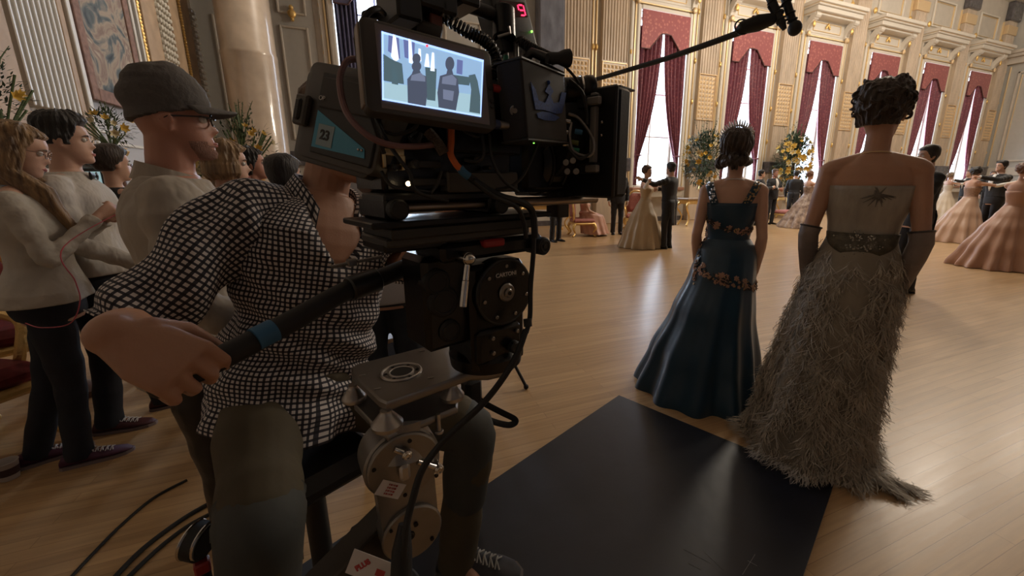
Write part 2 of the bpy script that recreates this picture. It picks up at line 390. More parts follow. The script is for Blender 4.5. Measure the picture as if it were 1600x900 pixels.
# architraves, hoods and wall ornament of each window bay
tr = G(); gd = G(); st = G(); dk = G(); pg = G(); tn = G(); gp = G()
for i, wx in enumerate(WINX):
    x0, x1 = wx-OW, wx+OW
    frame(tr, x0-.16, x1+.16, ZB-.1, ZT+.16, .15, .16); frame(tr, x0-.34, x1+.34, ZB-.1, ZT+.34, .12, .10)
    for xx in (x0-.20, x1+.20): c, s_ = bar(xx-.02, xx+.02, ZB, ZT+.2, .13); pg.box(c, s_)
    c, s_ = bar(x0-.2, x1+.2, ZT+.19, ZT+.225, .13); pg.box(c, s_)
    # frieze, consoles, hood
    c, s_ = bar(x0-.30, x1+.30, 6.95, 7.42, .10); tr.box(c, s_)
    frame(pg, x0+.15, x1-.15, 7.02, 7.33, .02, .13)
    for k in range(5): gd.ball((wx+(k-2)*.05, YW-.14, 7.18+.05*(2-abs(k-2))), (.03, .03, .07), 8, 6)
    for sx in (-1, 1):
        cx = wx+sx*(OW+.16)
        for q in range(9):
            a = q/8; tr.cyl((cx-.10-.003*q, YW-.10-.30*a**1.7, 6.98+.42*a), (cx+.10+.003*q, YW-.10-.30*a**1.7, 6.98+.42*a), .085+.03*a, n=10)
        gd.ball((cx-.0, YW-.36, 7.12), (.07, .04, .12), 10, 6); gp.ball((cx, YW-.2, 6.85), (.08, .05, .10), 10, 6)
    for (e_, z0, z1, d) in ((.30, 7.42, 7.50, .45), (.36, 7.50, 7.66, .58), (.40, 7.66, 7.73, .64), (.44, 7.73, 7.86, .72)):
        c, s_ = bar(x0-e_, x1+e_, z0, z1, d); tr.box(c, s_, bev=.015)
    for (e_, z0, z1, d) in ((.33, 7.49, 7.515, .47), (.41, 7.72, 7.745, .66)):
        c, s_ = bar(x0-e_, x1+e_, z0, z1, d); pg.box(c, s_)
    # panel above the hood
    frame(tr, x0+.1, x1-.1, 8.15, 9.25, .07, .07); frame(pg, x0+.2, x1-.2, 8.25, 9.15, .015, .05)
    for sx in (-1, 1): gd.ball((wx+sx*(OW+.25), YW-.15, 8.15), (.09, .06, .12), 8, 6)
    # sill bench below
    c, s_ = bar(x0-.16, x1+.16, 1.08, 1.20, .34); tn.box(c, s_, bev=.02)
    c, s_ = bar(x0-.10, x1+.10, .86, 1.08, .28); tr.box(c, s_, bev=.01)
PIL = [(5.58, 6.42), (6.86, 7.78)]+[(10.70+3.83*k, 11.50+3.83*k) for k in range(6)]
for k, (a, b) in enumerate(PIL):
    if b > XR: b = XR-.15
    if k < 2: flutes(st, a, b, 5.05, 9.15, .16, 8 if k == 0 else 9); c, s_ = bar(a, b, 2.15, 5.05, .15); st.box(c, s_)
    else:
        flutes(st, a, b, 5.02, 9.15, .16, 7); c, s_ = bar(a, b, 3.50, 5.02, .13); st.box(c, s_); flutes(st, a, b, 2.15, 3.50, .15, 7)
    diamonds(gp, a+.05, b-.05, 3.58, 4.95, YW-.13-(.02 if k < 2 else 0), 10, 6 if k < 2 else 5)
    frame(gp, a+.006, b-.006, 3.505, 5.015, .03, .175)
    c, s_ = bar(a-.08, b+.08, 9.15, 10.0, .26); dk.box(c, s_, bev=.04)
    c, s_ = bar(a-.06, b+.06, 8.55, 8.95, .20); gp.box(c, s_, bev=.01)
    c, s_ = bar(a-.20, b+.20, 1.72, 2.15, .34); dk.box(c, s_, bev=.03)
    c, s_ = bar(a-.12, b+.12, 0, 1.72, .26); st.box(c, s_, bev=.02)
    # dark return and thin gilded line each side
    for xx in (a-.16, b+.16):
        c, s_ = bar(xx-.012, xx+.012, 2.2, 9.1, .06); pg.box(c, s_)
        for zz in (2.9, 4.1, 5.4, 6.9): gd.ball((xx, YW-.08, zz), (.04, .04, .09), 8, 6)
c, s_ = bar(4.70, 5.50, 2.15, 10, .34); bgx = G().box(c, s_, bev=.04)
struct('trim_3', bgx, m_bluegrey)
for (z0, z1, d) in ((10.0, 10.2, .4), (10.2, 10.6, .3), (10.6, 11.0, .8)): c, s_ = bar(XL, XR, z0, z1, d); tr.box(c, s_)
c, s_ = bar(XL, XR, 0, .16, .05); dk.box(c, s_)
for a, b in ((5.5, 7.9), (-3.3, -.7)): c, s_ = bar(a, b, 1.78, 2.12, .06); dk.box(c, s_)
for k in range(6):
    a = 10.5+3.83*k; c, s_ = bar(a, min(XR, a+1.2), 1.78, 2.12, .08); dk.box(c, s_)
# grey panelled stretch at the left end of the window wall
pl = G()
c, s_ = bar(XL, -.98, 2.1, 10, .02); pl.box(c, s_)
c, s_ = bar(1.8, 4.7, 2.1, 10, .02); pl.box(c, s_)
struct('trim_4', pl, m_grey)
fm = G(); frame(fm, -3.0, -2.35, 2.3, 5.0, .05, .05); frame(fm, -1.72, -1.12, 2.4, 4.95, .05, .06); frame(fm, -1.72, -1.12, 5.2, 9, .05, .06)
frame(fm, 2.1, 3.1, 2.4, 5.6, .05, .06); frame(fm, 3.3, 4.4, 2.4, 5.6, .05, .06); frame(fm, 2.1, 4.4, 5.9, 9, .06, .08)
struct('trim_5', fm, m_wall)
for z in np.arange(2.4, 9, .34): gd.ball((-.83, YW-.07, z), (.03, .03, .10), 8, 5)
diamonds(gp, -2.06, -1.86, 2.75, 4.05, YW-.05, 9, 2, .06)
for q, z in ((.09, 5.20), (.05, 5.33), (.04, 5.08)): gd.ball((-1.42, YW-.08, z), (q, .05, q*1.1), 10, 8)
struct('trim_1', tr, m_cream); struct('trim_2', pg, m_goldp); struct('trim_6', gd, m_gold, True); struct('trim_7', st, m_stone); struct('trim_8', dk, m_dark)
struct('trim_9', gp, mat('gilded pilaster ornament', (.80, .60, .36), .4, metal=.35)); struct('trim_10', tn, mat('rose marble sill', (.50, .27, .19), .4, noise_amt=.2))
# end wall ornament
g = G(); gg = G()
def ebar(g, y0, y1, z0, z1, d, m=0): g.box((XR-d/2, (y0+y1)/2, (z0+z1)/2), (d, abs(y1-y0), z1-z0), bev=.01)
for z0, z1, d in ((7.2, 7.5, .25), (7.5, 7.65, .45), (7.65, 7.8, .55), (1.7, 2.1, .1)): ebar(g, YB, YW, z0, z1, d)
for y0, y1 in ((8.7, 11.4), (5.2, 8.2), (1.8, 4.8), (-2.0, 1.2)):
    for a, b_ in ((y0, y0+.09), (y1-.09, y1)): ebar(g, a, b_, 2.4, 6.8, .09)
    ebar(g, y0, y1, 6.72, 6.8, .09); ebar(g, y0, y1, 2.4, 2.48, .09)
    ebar(gg, y0+.14, y0+.17, 2.5, 6.65, .05); ebar(gg, y1-.17, y1-.14, 2.5, 6.65, .05)
ebar(gg, 11.70, 11.74, 2.2, 7.1, .08)
struct('trim_11', g, m_wall); struct('trim_12', gg, m_goldp)
# left wall ornament: fluted pilaster, tapestry bay, gilded panels
def lbar(g, y0, y1, z0, z1, d): g.box((XL+d/2, (y0+y1)/2, (z0+z1)/2), (d, y1-y0, z1-z0), bev=.008)
a = G(); w_ = G(); t_ = G(); go = G(); pan = G()
n = 9
for k in range(n):
    y0 = 6.13+.82*k/n; lbar(w_, y0+.018, y0+.055, 2.16, 8, .15)
lbar(a, 6.13, 6.95, 2.2, 8, .10)
lbar(t_, 5.2, 6.10, 0, 9, .13); lbar(t_, 6.97, 7.07, 0, 9, .13); lbar(t_, 6.1, 6.97, 1.6, 2.1, .13)
for y0, y1, d in ((7.09, 7.15, .16), (7.20, 7.26, .12), (8.80, 8.86, .12), (8.90, 8.95, .15)): lbar(w_, y0, y1, 1.9, 9, d)
for z in np.arange(2.2, 6.5, .055): go.ball((XL+.14, 8.985+.008*math.sin(z*40), z), (.035, .028, .036), 6, 4)
lbar(w_, 9.01, 9.05, 2, 9, .12)
lbar(t_, 9.07, 9.60, 0, 9, .17); lbar(a, 9.62, 10.30, 0, 9, .12); lbar(t_, 10.32, 10.72, 0, 9, .14)
for i in range(34):
    for j in range(5):
        cy = 9.70+.53*(j+.5)/5; cz = 2.4+i*.115
        pan.ball((XL+.15, cy, cz), (.04, .042, .045), 6, 4)
for i in range(16):
    for j in range(2): pan.ball((XL+.16, 11.36+.12*j, 3.1+i*.115), (.05, .05, .045), 6, 4); 
for z in np.arange(2.2, 6.5, .05): go.ball((XL+.15, 10.78, z), (.03, .022, .028), 6, 4)
lbar(t_, 10.85, 11.28, 0, 9, .15); lbar(a, 11.28, 11.62, 0, 9, .10)
# meander at the foot of the tapestry bay
for (y0, y1, z0, z1) in ((7.30, 7.62, 2.02, 2.06), (7.58, 7.62, 1.80, 2.06), (7.30, 7.75, 1.72, 1.76), (7.30, 7.50, 1.86, 1.90), (7.72, 7.76, 1.4, 1.76), (7.62, 8.5, 1.88, 1.92)): lbar(w_, y0, y1, z0, z1, .06)
struct('trim_13', a, m_wall); struct('trim_14', w_, mat('white gold moulding', (.62, .60, .56), .35)); struct('trim_15', t_, m_stone2); struct('trim_16', go, m_gold, True); struct('trim_17', pan, mat('silver leaf studs', (.66, .64, .58), .3, metal=.5), True)
lbar2 = G().box((XL+.02, 8.0, 3), (.04, 1.5, 4)); struct('trim_18', lbar2, mat('pale silk wall panel', (.40, .40, .42), .7))
# tapestry
def tap_mat():
    m = bpy.data.materials.new('faded tapestry'); m.use_nodes = True; nt = m.node_tree; N = nt.nodes; L = nt.links; b = N['Principled BSDF']; b.inputs['Roughness'].default_value = .85
    tc = N.new('ShaderNodeTexCoord'); n = N.new('ShaderNodeTexNoise'); n.inputs['Scale'].default_value = 2.1; n.inputs['Detail'].default_value = 7; n.inputs['Distortion'].default_value = 1.8; L.new(tc.outputs['Object'], n.inputs[0])
    r = N.new('ShaderNodeValToRGB'); E_ = r.color_ramp.elements; E_[0].position = .30; E_[0].color = (.03, .04, .05, 1); E_[1].position = .70; E_[1].color = (.42, .36, .28, 1)
    for p, c in ((.42, (.10, .12, .13)), (.5, (.33, .27, .21)), (.6, (.20, .14, .12))): e = E_.new(p); e.color = (*c, 1)
    L.new(n.outputs[0], r.inputs[0]); L.new(r.outputs[0], b.inputs['Base Color'])
    return m
tp = thing('tapestry', 'old figured tapestry with a rose coloured border hanging on the left wall', 'tapestry', (XL+.08, 8.02, 2.42))
G().box((XL+.09, 8.02, 4.4), (.03, 1.18, 3.7)).build('woven_scene', tap_mat(), tp)
g = G(); mb = mat('rose tapestry border', (.27, .16, .13), .85, noise_amt=.4, noise_scale=18)
for y0, y1, z0, z1 in ((7.30, 7.45, 2.42, 6.4), (8.59, 8.74, 2.42, 6.4), (7.45, 8.59, 2.42, 2.58), (7.45, 8.59, 6.2, 6.4)): g.box((XL+.10, (y0+y1)/2, (z0+z1)/2), (.045, y1-y0, z1-z0), bev=.008)
g.build('border', mb, tp)
# marble column
cc = thing('marble_column', 'tall round column of polished beige marble in the left corner', 'column', (-2.18, 10.9, 0))
G().lathe([(.66, .9), (.66, 1.1), (.60, 1.15), (.62, 1.22), (.56, 1.28), (.50, 1.36), (.50, 3.9), (.505, 3.92), (.505, 3.98), (.495, 4.0), (.47, 10.2), (.6, 10.4), (.62, 10.7)], (-2.18, 10.9, 0), n=48).build('shaft', m_column, cc)
G().box((-2.18, 10.9, .46), (1.4, 1.4, .92), bev=.03).build('pedestal', m_dark, cc)
# black floor board
bm = thing('dance_mat', 'large thin black board lying on the wooden floor behind the two women', 'mat')
q = [PZ(967, 620), PZ(1302, 760), PZ(1302, 760)+(PZ(717, 790)-PZ(967, 620))*1.35, PZ(967, 620)+(PZ(717, 790)-PZ(967, 620))*1.35]
m_mat = mat('matt black board', (.009, .012, .022), .38, noise_amt=.4, noise_scale=5, bump=.1, bump_scale=12)  # base colour tinted blue to stand in for the window reflection
bpy.data.objects.remove(bm)
g = G(); zz = V((0, 0, .012)); g.add([p for p in q]+[p+zz for p in q], [(3, 2, 1, 0), (4, 5, 6, 7), (0, 1, 5, 4), (1, 2, 6, 5), (2, 3, 7, 6), (3, 0, 4, 7)])
mt = tag(g.build('floor_board', m_mat, smooth=False), 'large thin black board lying on the wooden floor behind the two gowned women', 'floor board')
sc = G()
for x, y, x2, y2 in ((1068, 858, 1110, 880), (1075, 880, 1095, 890), (1160, 898, 1180, 866), (1168, 876, 1183, 884), (1100, 862, 1130, 890)): sc.cyl(PZ(x, y, .0125), PZ(x2, y2, .0125), .0007, n=5)
sc.build('chalk_scratch', mat('chalk', (.25, .25, .25), .9), mt)
# ================================================================== people
def skin_mat(name, col): return mat(name, col, .5, noise_amt=.10, noise_scale=14, sss=.08, bump=.06, bump_scale=220)
SK = {'fair': skin_mat('fair skin', (.60, .36, .26)), 'warm': skin_mat('warm skin', (.50, .27, .175)), 'ruddy': skin_mat('ruddy skin', (.50, .24, .17)), 'tan': skin_mat('tanned skin', (.42, .22, .14))}
def hair_mat(name, c, c2=None):
    return mat(name, c, .5, noise_amt=.6, noise_scale=45, col2=c2, bump=.7, bump_scale=110, stretch=(1, 1, .18), sheen=.15)
HR = {'dark': hair_mat('dark brown hair', (.045, .024, .014)), 'black': hair_mat('black hair', (.016, .013, .012)), 'blonde': hair_mat('blonde hair', (.42, .27, .13), (.15, .09, .045)), 'brown': hair_mat('brown hair', (.12, .06, .03)), 'auburn': hair_mat('auburn hair', (.20, .08, .035)), 'grey': hair_mat('light brown hair', (.30, .22, .15)), 'longblonde': hair_mat('long fair hair', (.36, .22, .10), (.09, .05, .025))}
m_lip = mat('lips', (.42, .13, .11), .4); m_eye = mat('eye white', (.7, .68, .64), .2); m_iris = mat('iris', (.04, .03, .02), .2); m_brow = mat('eyebrow hair', (.05, .03, .02), .8)
m_blacksuit = mat('black wool suit', (.014, .014, .017), .75, noise_amt=.2, noise_scale=30, bump=.25, bump_scale=14, sheen=.1)
m_shirtw = mat('white dress shirt', (.75, .73, .70), .6); m_patent = mat('black leather shoe', (.01, .01, .01), .25)
# head outline: height above chin -> front, back, half width
HEAD = [(0.0, .072, -.005, .022), (.006, .086, -.030, .034), (.022, .090, -.050, .044), (.036, .083, -.058, .050), (.050, .086, -.066, .055), (.070, .083, -.076, .061), (.095, .080, -.086, .067), (.118, .078, -.094, .0715), (.138, .086, -.099, .074), (.160, .086, -.102, .0755), (.185, .075, -.098, .073), (.205, .056, -.084, .064), (.222, .030, -.058, .046), (.231, .010, -.030, .026), (.235, -.008, -.014, .006)]
def head_rings(k, n=40, m=34, off=None, fem=False, nose=1.0):
    rings = []
    for i in range(m+1):
        z = .235*(i/m)**(1.0) if i < m else .235
        z = .235*(.5-.5*math.cos(PI*i/m))*.5+.235*(i/m)*.5
        yf, yb, w = interp(HEAD, z)
        if fem: w *= .94; yf -= .004 if z < .03 else 0
        ring = []
        for j in range(n):
            a = 2*PI*j/n; sx, cy = math.sin(a), math.cos(a)
            x = w*math.copysign(abs(sx)**.93, sx); y = (yf*.5+yb*.5)+(yf-yb)*.5*math.copysign(abs(cy)**.90, cy)
            if cy > 0:
                if z < .14: y += nose*(.030*math.exp(-(x/.0125)**2)*(max(0, min(1, (.142-z)/.060)) if z > .086 else max(0, 1-(.086-z)/.016)))
                y -= .010*(math.exp(-((abs(x)-.032)/.015)**2-((z-.122)/.010)**2))
                y += .006*math.exp(-(x/.022)**2-((z-.052)/.005)**2)+.006*math.exp(-(x/.020)**2-((z-.043)/.005)**2)
                y -= .004*math.exp(-(x/.025)**2-((z-.0475)/.003)**2)
                y += .004*math.exp(-((abs(x)-.03)/.02)**2-((z-.141)/.006)**2)
            p = V((x, y, z))
            if off:
                d = off(a, z, p); nrm = V((x/w if w else 0, cy, (z-.13)/.11)).normalized(); p = p+nrm*d
            ring.append(p*k)
        rings.append(ring)
    return rings
TM = [(.80, .150, .100, 0), (.88, .165, .115, -.01), (.95, .168, .118, -.012), (1.02, .155, .108, -.005), (1.10, .148, .102, .004), (1.20, .162, .112, .006), (1.30, .178, .120, .004), (1.36, .182, .115, -.004), (1.41, .150, .095, -.012), (1.445, .100, .075, -.016), (1.47, .066, .062, -.012)]
TF = [(.80, .155, .108, 0), (.88, .170, .122, -.012), (.95, .165, .118, -.014), (1.02, .138, .100, -.004), (1.08, .118, .088, .004), (1.15, .125, .095, .006), (1.24, .145, .112, .008), (1.30, .152, .110, .004), (1.36, .155, .098, -.006), (1.41, .125, .080, -.012), (1.445, .080, .062, -.014), (1.47, .052, .052, -.010)]
def hand(g, wr, dr, pn, k=1.0, curl=.35, side=1, spread=.05, n=8, seg=True):
    """wr wrist, dr direction of the hand, pn palm normal, side +1 thumb towards (dr x pn)"""
    wr = V(wr); d = V(dr).normalized(); pn = V(pn); pn = (pn-d*pn.dot(d)).normalized(); s = d.cross(pn)*side
    rt = []
    for t, w_, th in ((0, .0245, .019), (.02, .030, .018), (.05, .040, .016), (.085, .041, .014), (.095, .036, .011)):
        c = wr+d*(t*k); rt.append([c+s*(w_*k*math.copysign(abs(math.cos(a))**.8, math.cos(a)))+pn*(th*k*math.copysign(abs(math.sin(a))**.8, math.sin(a))) for a in [2*PI*q/14 for q in range(14)]])
    g.rings(rt)
    for f, (off, L, r) in enumerate(((.0325, .070, .0088), (.0110, .078, .0090), (-.0110, .072, .0086), (-.0320, .057, .0078))):
        base = wr+d*(.088*k)+s*(off*k); dd = (d+s*(spread*(1.5-f)/1.5)).normalized(); p = base-dd*.012*k; ang = 0; pts = [p, base]; rr = [r*k*1.05, r*k*1.1]
        cur = base
        for q, fr_ in enumerate((.44, .31, .25)):
            ang += curl*(1.0, 1.35, .9)[q]*(1+.1*f); v = dd*math.cos(ang)+pn*math.sin(ang)
            cur = cur+v*(L*fr_*k); pts.append(cur); rr.append(r*k*(1.0, .9, .72)[q])
        for a_, b_, ra, rb in zip(pts, pts[1:], rr, rr[1:]): g.cap(a_, b_, ra, rb, n, 3)
    tb = wr+d*(.022*k)+s*(.026*k); v1 = (d*.62+s*.62+pn*(.35+curl*.4)).normalized(); v2 = (d*.9+s*.15+pn*(.25+curl*.7)).normalized()
    t1 = tb+v1*.042*k; t2 = t1+v2*.032*k; t3 = t2+(v2+pn*curl*.3).normalized()*.024*k
    g.cap(tb, t1, .014*k, .011*k, n, 3).cap(t1, t2, .011*k, .0095*k, n, 3).cap(t2, t3, .0095*k, .0075*k, n, 3)
class Person:
    def __init__(s, label, loc, face, h=1.75, sex='m', skin='fair', voxel=.012, group=None, lean=0, headyaw=0, headpitch=0, feet=True, headroll=0):
        s.k = h/1.75; s.sex = sex; s.T = TM if sex == 'm' else TF; s.vox = voxel; s.lean = lean; s.skin = SK[skin]
        s.root = thing('person', label, 'person', (loc[0], loc[1], loc[2] if len(loc) > 2 else 0), math.radians(face)-PI/2, group)
        s.M = wmat(s.root); s.Mi = s.M.inverted(); s.g = G(); s.hy, s.hp, s.hr = headyaw, headpitch, headroll; s.fine = voxel < .0095
        s.arms = {}; s.hpos = s.B(V((0, .012, 1.515)))
    def B(s, p):                     # bend the upper body forward about the hips
        p = V(p)
        if s.lean and p.z > .9:
            a = s.lean*min(1, (p.z-.9)/.2); d = p.z-.9; return V((p.x, p.y*math.cos(a)+d*math.sin(a), .9+d*math.cos(a)-p.y*math.sin(a)))*s.k
        return p*s.k
    def W(s, p): return s.Mi@V(p)    # world to local
    def torso(s, z, e=0.0, n=36, sy=0):
        rx, ry, cy = interp(s.T, z); k = []
        for j in range(n):
            a = 2*PI*j/n; c_, s_ = math.cos(a), math.sin(a)
            x = (rx+e)*math.copysign(abs(c_)**.88, c_); y = cy+(ry+e)*math.copysign(abs(s_)**.92, s_)
            if s.sex == 'f' and s_ > 0: y += .035*math.exp(-((abs(x)-.065)/.05)**2-((z-1.245)/.055)**2)
            k.append(s.B((x, y, z)))
        return k
    def arm(s, side, elbow, wrist, sh=None, hd=None, pn=None, curl=.35, thumb=1, thick=1.0, world=False):
        shx = (.178 if s.sex == 'm' else .158)
        S_ = s.B((side*shx, -.012, 1.385)) if sh is None else V(sh)
        E_, W_ = (s.W(elbow), s.W(wrist)) if world else (V(elbow)*s.k, V(wrist)*s.k)
        t = (1.0 if s.sex == 'm' else .82)*s.k*thick; g = s.g
        g.ball(S_, .056*t*1.05, 12, 8)
        pts = [S_, lerp(S_, E_, .35), lerp(S_, E_, .8), E_, lerp(E_, W_, .25), lerp(E_, W_, .7), W_]
        rr = [.054*t, .050*t, .041*t, .040*t, .043*t, .034*t, .026*t]
        for a_, b_, ra, rb in zip(pts, pts[1:], rr, rr[1:]): g.cap(a_, b_, ra, rb, 14, 4)
        d = V(hd) if hd is not None else (W_-E_); n_ = V(pn) if pn is not None else V((-side, 0, 0))
        hand(g, W_, d, n_, s.k*(1 if s.sex == 'm' else .88), curl, thumb*(1), n=8)
        s.arms[side] = (S_, E_, W_)
    def legs(s, ankles=None, knees=None):
        s.ank = {}; s.kne = {}
        for sd in (-1, 1):
            H_ = V((sd*.088, -.005, .90))*s.k; A_ = V(ankles[sd])*s.k if ankles else V((sd*.10, 0, .085))*s.k; K_ = V(knees[sd])*s.k if knees else lerp(H_, A_, .53)+V((0, .015, 0))
            s.ank[sd] = A_; s.kne[sd] = K_; k = s.k
            for a_, b_, ra, rb in ((H_, K_, .078, .052), (K_, lerp(K_, A_, .35), .050, .052), (lerp(K_, A_, .35), A_, .052, .034)): s.g.cap(a_, b_, ra*k, rb*k, 14, 4)
            s.g.cap(A_+V((0, 0, -.03))*k, A_+V((0, .10, -.058))*k, .028*k, .018*k, 10, 3)
    def finish(s, ears=True):
        g = s.g; k = s.k
        g.rings([s.torso(z) for z in [.80, .84, .88, .92, .95, .99, 1.03, 1.07, 1.11, 1.15, 1.2, 1.25, 1.3, 1.34, 1.38, 1.41, 1.43, 1.45, 1.47]])
        for sd in (-1, 1): g.cap(s.B((sd*.05, -.012, 1.43)), s.B((sd*(.165 if s.sex == 'm' else .145), -.014, 1.395)), .042*k, .048*k, 12, 4)
        if s.sex == 'm': g.cap(s.B((0, -.02, 1.42)), s.hpos+V((0, -.02, .075))*k, .060*k, .058*k, 16, 4)
        else: g.cap(s.B((0, -.015, 1.42)), s.hpos+V((0, -.018, .075))*k, .047*k, .047*k, 16, 4)
        s.HM = Matrix.Translation(s.hpos) @ Euler((s.hp, s.hr, s.hy), 'XYZ').to_matrix().to_4x4()
        piv = Matrix.Translation(V((0, 0, .04*k)))
        s.HM = Matrix.Translation(s.hpos) @ piv @ Euler((s.hp, s.hr, s.hy), 'XYZ').to_matrix().to_4x4() @ piv.inverted()
        q = (64, 56) if s.fine else (28, 26)
        g.rings([[s.HM@p for p in r] for r in head_rings(k, *q, fem=s.sex == 'f')])
        if ears:
            for sd in (-1, 1):
                R = (s.HM.to_3x3()@Euler((.15, 0, sd*.35)).to_matrix())
                g.ball(s.HM@(V((sd*.0755, -.012, .108))*k), (.007*k, .017*k, .030*k), 12, 8, R)
                g.torus(s.HM@(V((sd*.079, -.014, .112))*k), .017*k, .0045*k, s.HM.to_3x3()@V((1, -.3*sd, 0)), 14, 6)
                g.ball(s.HM@(V((sd*.076, -.008, .084))*k), .008*k, 8, 6)
        s.body = g.build('body', s.skin, s.root, world=False, remesh=s.vox*k, sm=3 if s.fine else 2)
        return s
    def face(s, brow='dark', lips=True, open_=True, rx=1.0):
        k = s.k; h = lambda p: s.HM@(V(p)*k)
        R3 = s.HM.to_3x3()
        for sd in (-1, 1):
            e = G().ball(h((sd*.031, .0685, .1205)), .0125*k, 14, 10).build('eye', m_eye, s.root, world=False)
            i_ = G().ball(h((sd*.031, .0775, .1205)), (.0055*k, .0055*k, .0055*k), 10, 8).build('iris', m_iris, e, world=False)
        b = G()
        for sd in (-1, 1):
            gb = G().tube([h((sd*.012, .086, .138)), h((sd*.026, .086, .1425)), h((sd*.042, .077, .140)), h((sd*.05, .068, .135))], [.0025*k, .004*k, .003*k, .001*k], 8)
            gb.build('eyebrow', HR[brow] if brow in HR else m_brow, s.root, world=False)
        if lips:
            l = G().tube([h((-.022, .078, .0475)), h((-.010, .089, .0505)), h((0, .0915, .0495)), h((.010, .089, .0505)), h((.022, .078, .0475))], [.001*k, .0038*k, .0042*k, .0038*k, .001*k], 8)
            l.tube([h((-.020, .079, .046)), h((0, .0905, .0435)), h((.020, .079, .046))], [.001*k, .0045*k, .001*k], 8)
            l.build('lips', m_lip, s.root, world=False)
    def hair(s, kind, col, extra=0.0):
        k = s.k; m = HR[col] if isinstance(col, str) else col
        rnd = random.Random(hash(kind) % 97 if False else len(kind)*7)
        def off(a, z, p):
            fa = math.cos(a)        # 1 front, -1 back
            if kind == 'short': line = .174 if fa > .72 else (lerp(.095, .174, (fa-.25)/.47) if fa > .25 else (lerp(.030, .095, (fa+.3)/.55) if fa > -.3 else .028)); th = .010+.016*max(0, (z-.15)/.08)
            elif kind == 'buzz': line = .175 if fa > .5 else (lerp(.06, .175, (fa+.5)) if fa > -.5 else .055); th = .006
            elif kind == 'fade': line = .186 if fa > .78 else (lerp(.105, .186, (fa-.35)/.43) if fa > .35 else .085); th = .004+.030*max(0, (z-.15)/.08)*(1+.5*max(0, fa))
            elif kind in ('updo', 'roll', 'bun'): line = .180 if fa > .62 else (lerp(.075, .18, ((fa+.25)/.87)) if fa > -.25 else .062); th = .012+.018*max(0, (z-.10)/.13)
            elif kind == 'bob': line = .175 if fa > .72 else (lerp(.055, .175, ((fa-.1)/.62)) if fa > .1 else .035); th = .024
            else: line = .180 if fa > .7 else (lerp(.07, .18, ((fa-.1)/.6)) if fa > .1 else .02); th = .016
            th += extra
            u = (z-line)/.014; u = max(0, min(1, u)); u = u*u*(3-2*u)
            w = .0022*math.sin(a*23+z*60)+.003*noise.noise(V((math.sin(a)*3, fa*3, z*20)))*2
            return lerp(-.014, th+w*(2 if s.fine else 1), u)
        g = G().rings([[s.HM@p for p in r] for r in head_rings(k, 64 if s.fine else 28, 48 if s.fine else 24, off, s.sex == 'f', 0)])
        h = lambda p: s.HM@(V(p)*k)
        if kind == 'updo':       # big curly pile at crown and nape
            for i in range(170):
                a = rnd.uniform(0, 2*PI); zz = rnd.uniform(.085, .245); fa = math.cos(a)
                if fa > .55 and zz < .2: continue
                yf, yb, w = interp(HEAD, min(zz, .222)); ax = V((math.sin(a)*(w+.022), (yf+yb)/2+(yf-yb)/2*fa-.022, zz+.012))
                dr = V((rnd.uniform(-1, 1), rnd.uniform(-1, 1), rnd.uniform(-1, 1))).normalized()
                g.torus(h(ax), rnd.uniform(.011, .019)*k, .0048*k, s.HM.to_3x3()@dr, 12, 6)
        if kind == 'roll':       # rolled curls over the nape
            for i in range(44):
                t = rnd.random(); a = rnd.uniform(-1.25, 1.25); rr = .086+.012*rnd.random()
                c_ = V((math.sin(a)*rr, -math.cos(a)*rr-.010, rnd.uniform(.028, .085)))
                g.torus(h(c_), rnd.uniform(.014, .022)*k, .009*k, s.HM.to_3x3()@V((math.cos(a), math.sin(a), rnd.uniform(-.4, .4))), 12, 6)
            for q in range(7):
                a = (q-3)*.42; g.cap(h((math.sin(a)*.080, -math.cos(a)*.092-.012, .050)), h((math.sin(a+.3)*.082, -math.cos(a+.3)*.092-.012, .056)), .028*k, .026*k, 12, 5)
        if kind == 'bun': g.ball(h((0, -.115, .15)), (.05*k, .045*k, .045*k), 16, 12)
        if kind == 'bob':
            for q in range(26):
                a = math.radians(lerp(62, 298, q/25)); x = math.sin(a)*.086; y = math.cos(a)*.098-.006
                g.tube([h((x*.8, y*.8, .16)), h((x*1.04, y*1.04, .11)), h((x*1.06, y*1.05, .07)), h((x*.86, y*.9, .036+.01*math.sin(q*2.1)))], [.014*k, .014*k, .013*k, .004*k], 8)
        if kind == 'long':
            for q in range(22):
                a = math.radians(lerp(70, 290, q/21)); x = math.sin(a)*.080; y = math.cos(a)*.092-.008; sw = .01*math.sin(q*1.7)
                fx = -.02; g.tube([h((x*.8, y*.8, .18)), h((x*1.04, y*1.05, .10)), h((x*1.10, y*1.0, .02)), s.B((x*1.35+sw, max(y, -.09)*.85+.045+.05*abs(x)/.08, 1.44)), s.B((x*1.5+sw, y*.5+.115, 1.36)), s.B((x*1.3+sw*2, y*.3+.15, 1.27)), s.B((x*1.1+sw*2, y*.2+.155, 1.20-.02*math.sin(q*2.3)))], [.014*k, .014*k, .015*k, .015*k, .014*k, .012*k, .003*k], 8)
        o = g.build('hair', m, s.root, world=False, remesh=(.0035 if s.fine else .012)*k, sm=1)
        return o
    # --- clothes
    def sleeve_pts(s, side, frac=1.0):
        S_, E_, W_ = s.arms[side]
        c = s.B((side*.09, -.012, 1.40)); L1 = (E_-S_).length; L2 = (W_-E_).length; pts = [c, lerp(c, S_, .6), S_, lerp(S_, E_, .35), lerp(S_, E_, .75), E_, lerp(E_, W_, .35), lerp(E_, W_, .7), W_-(W_-E_).normalized()*.01]
        return pts
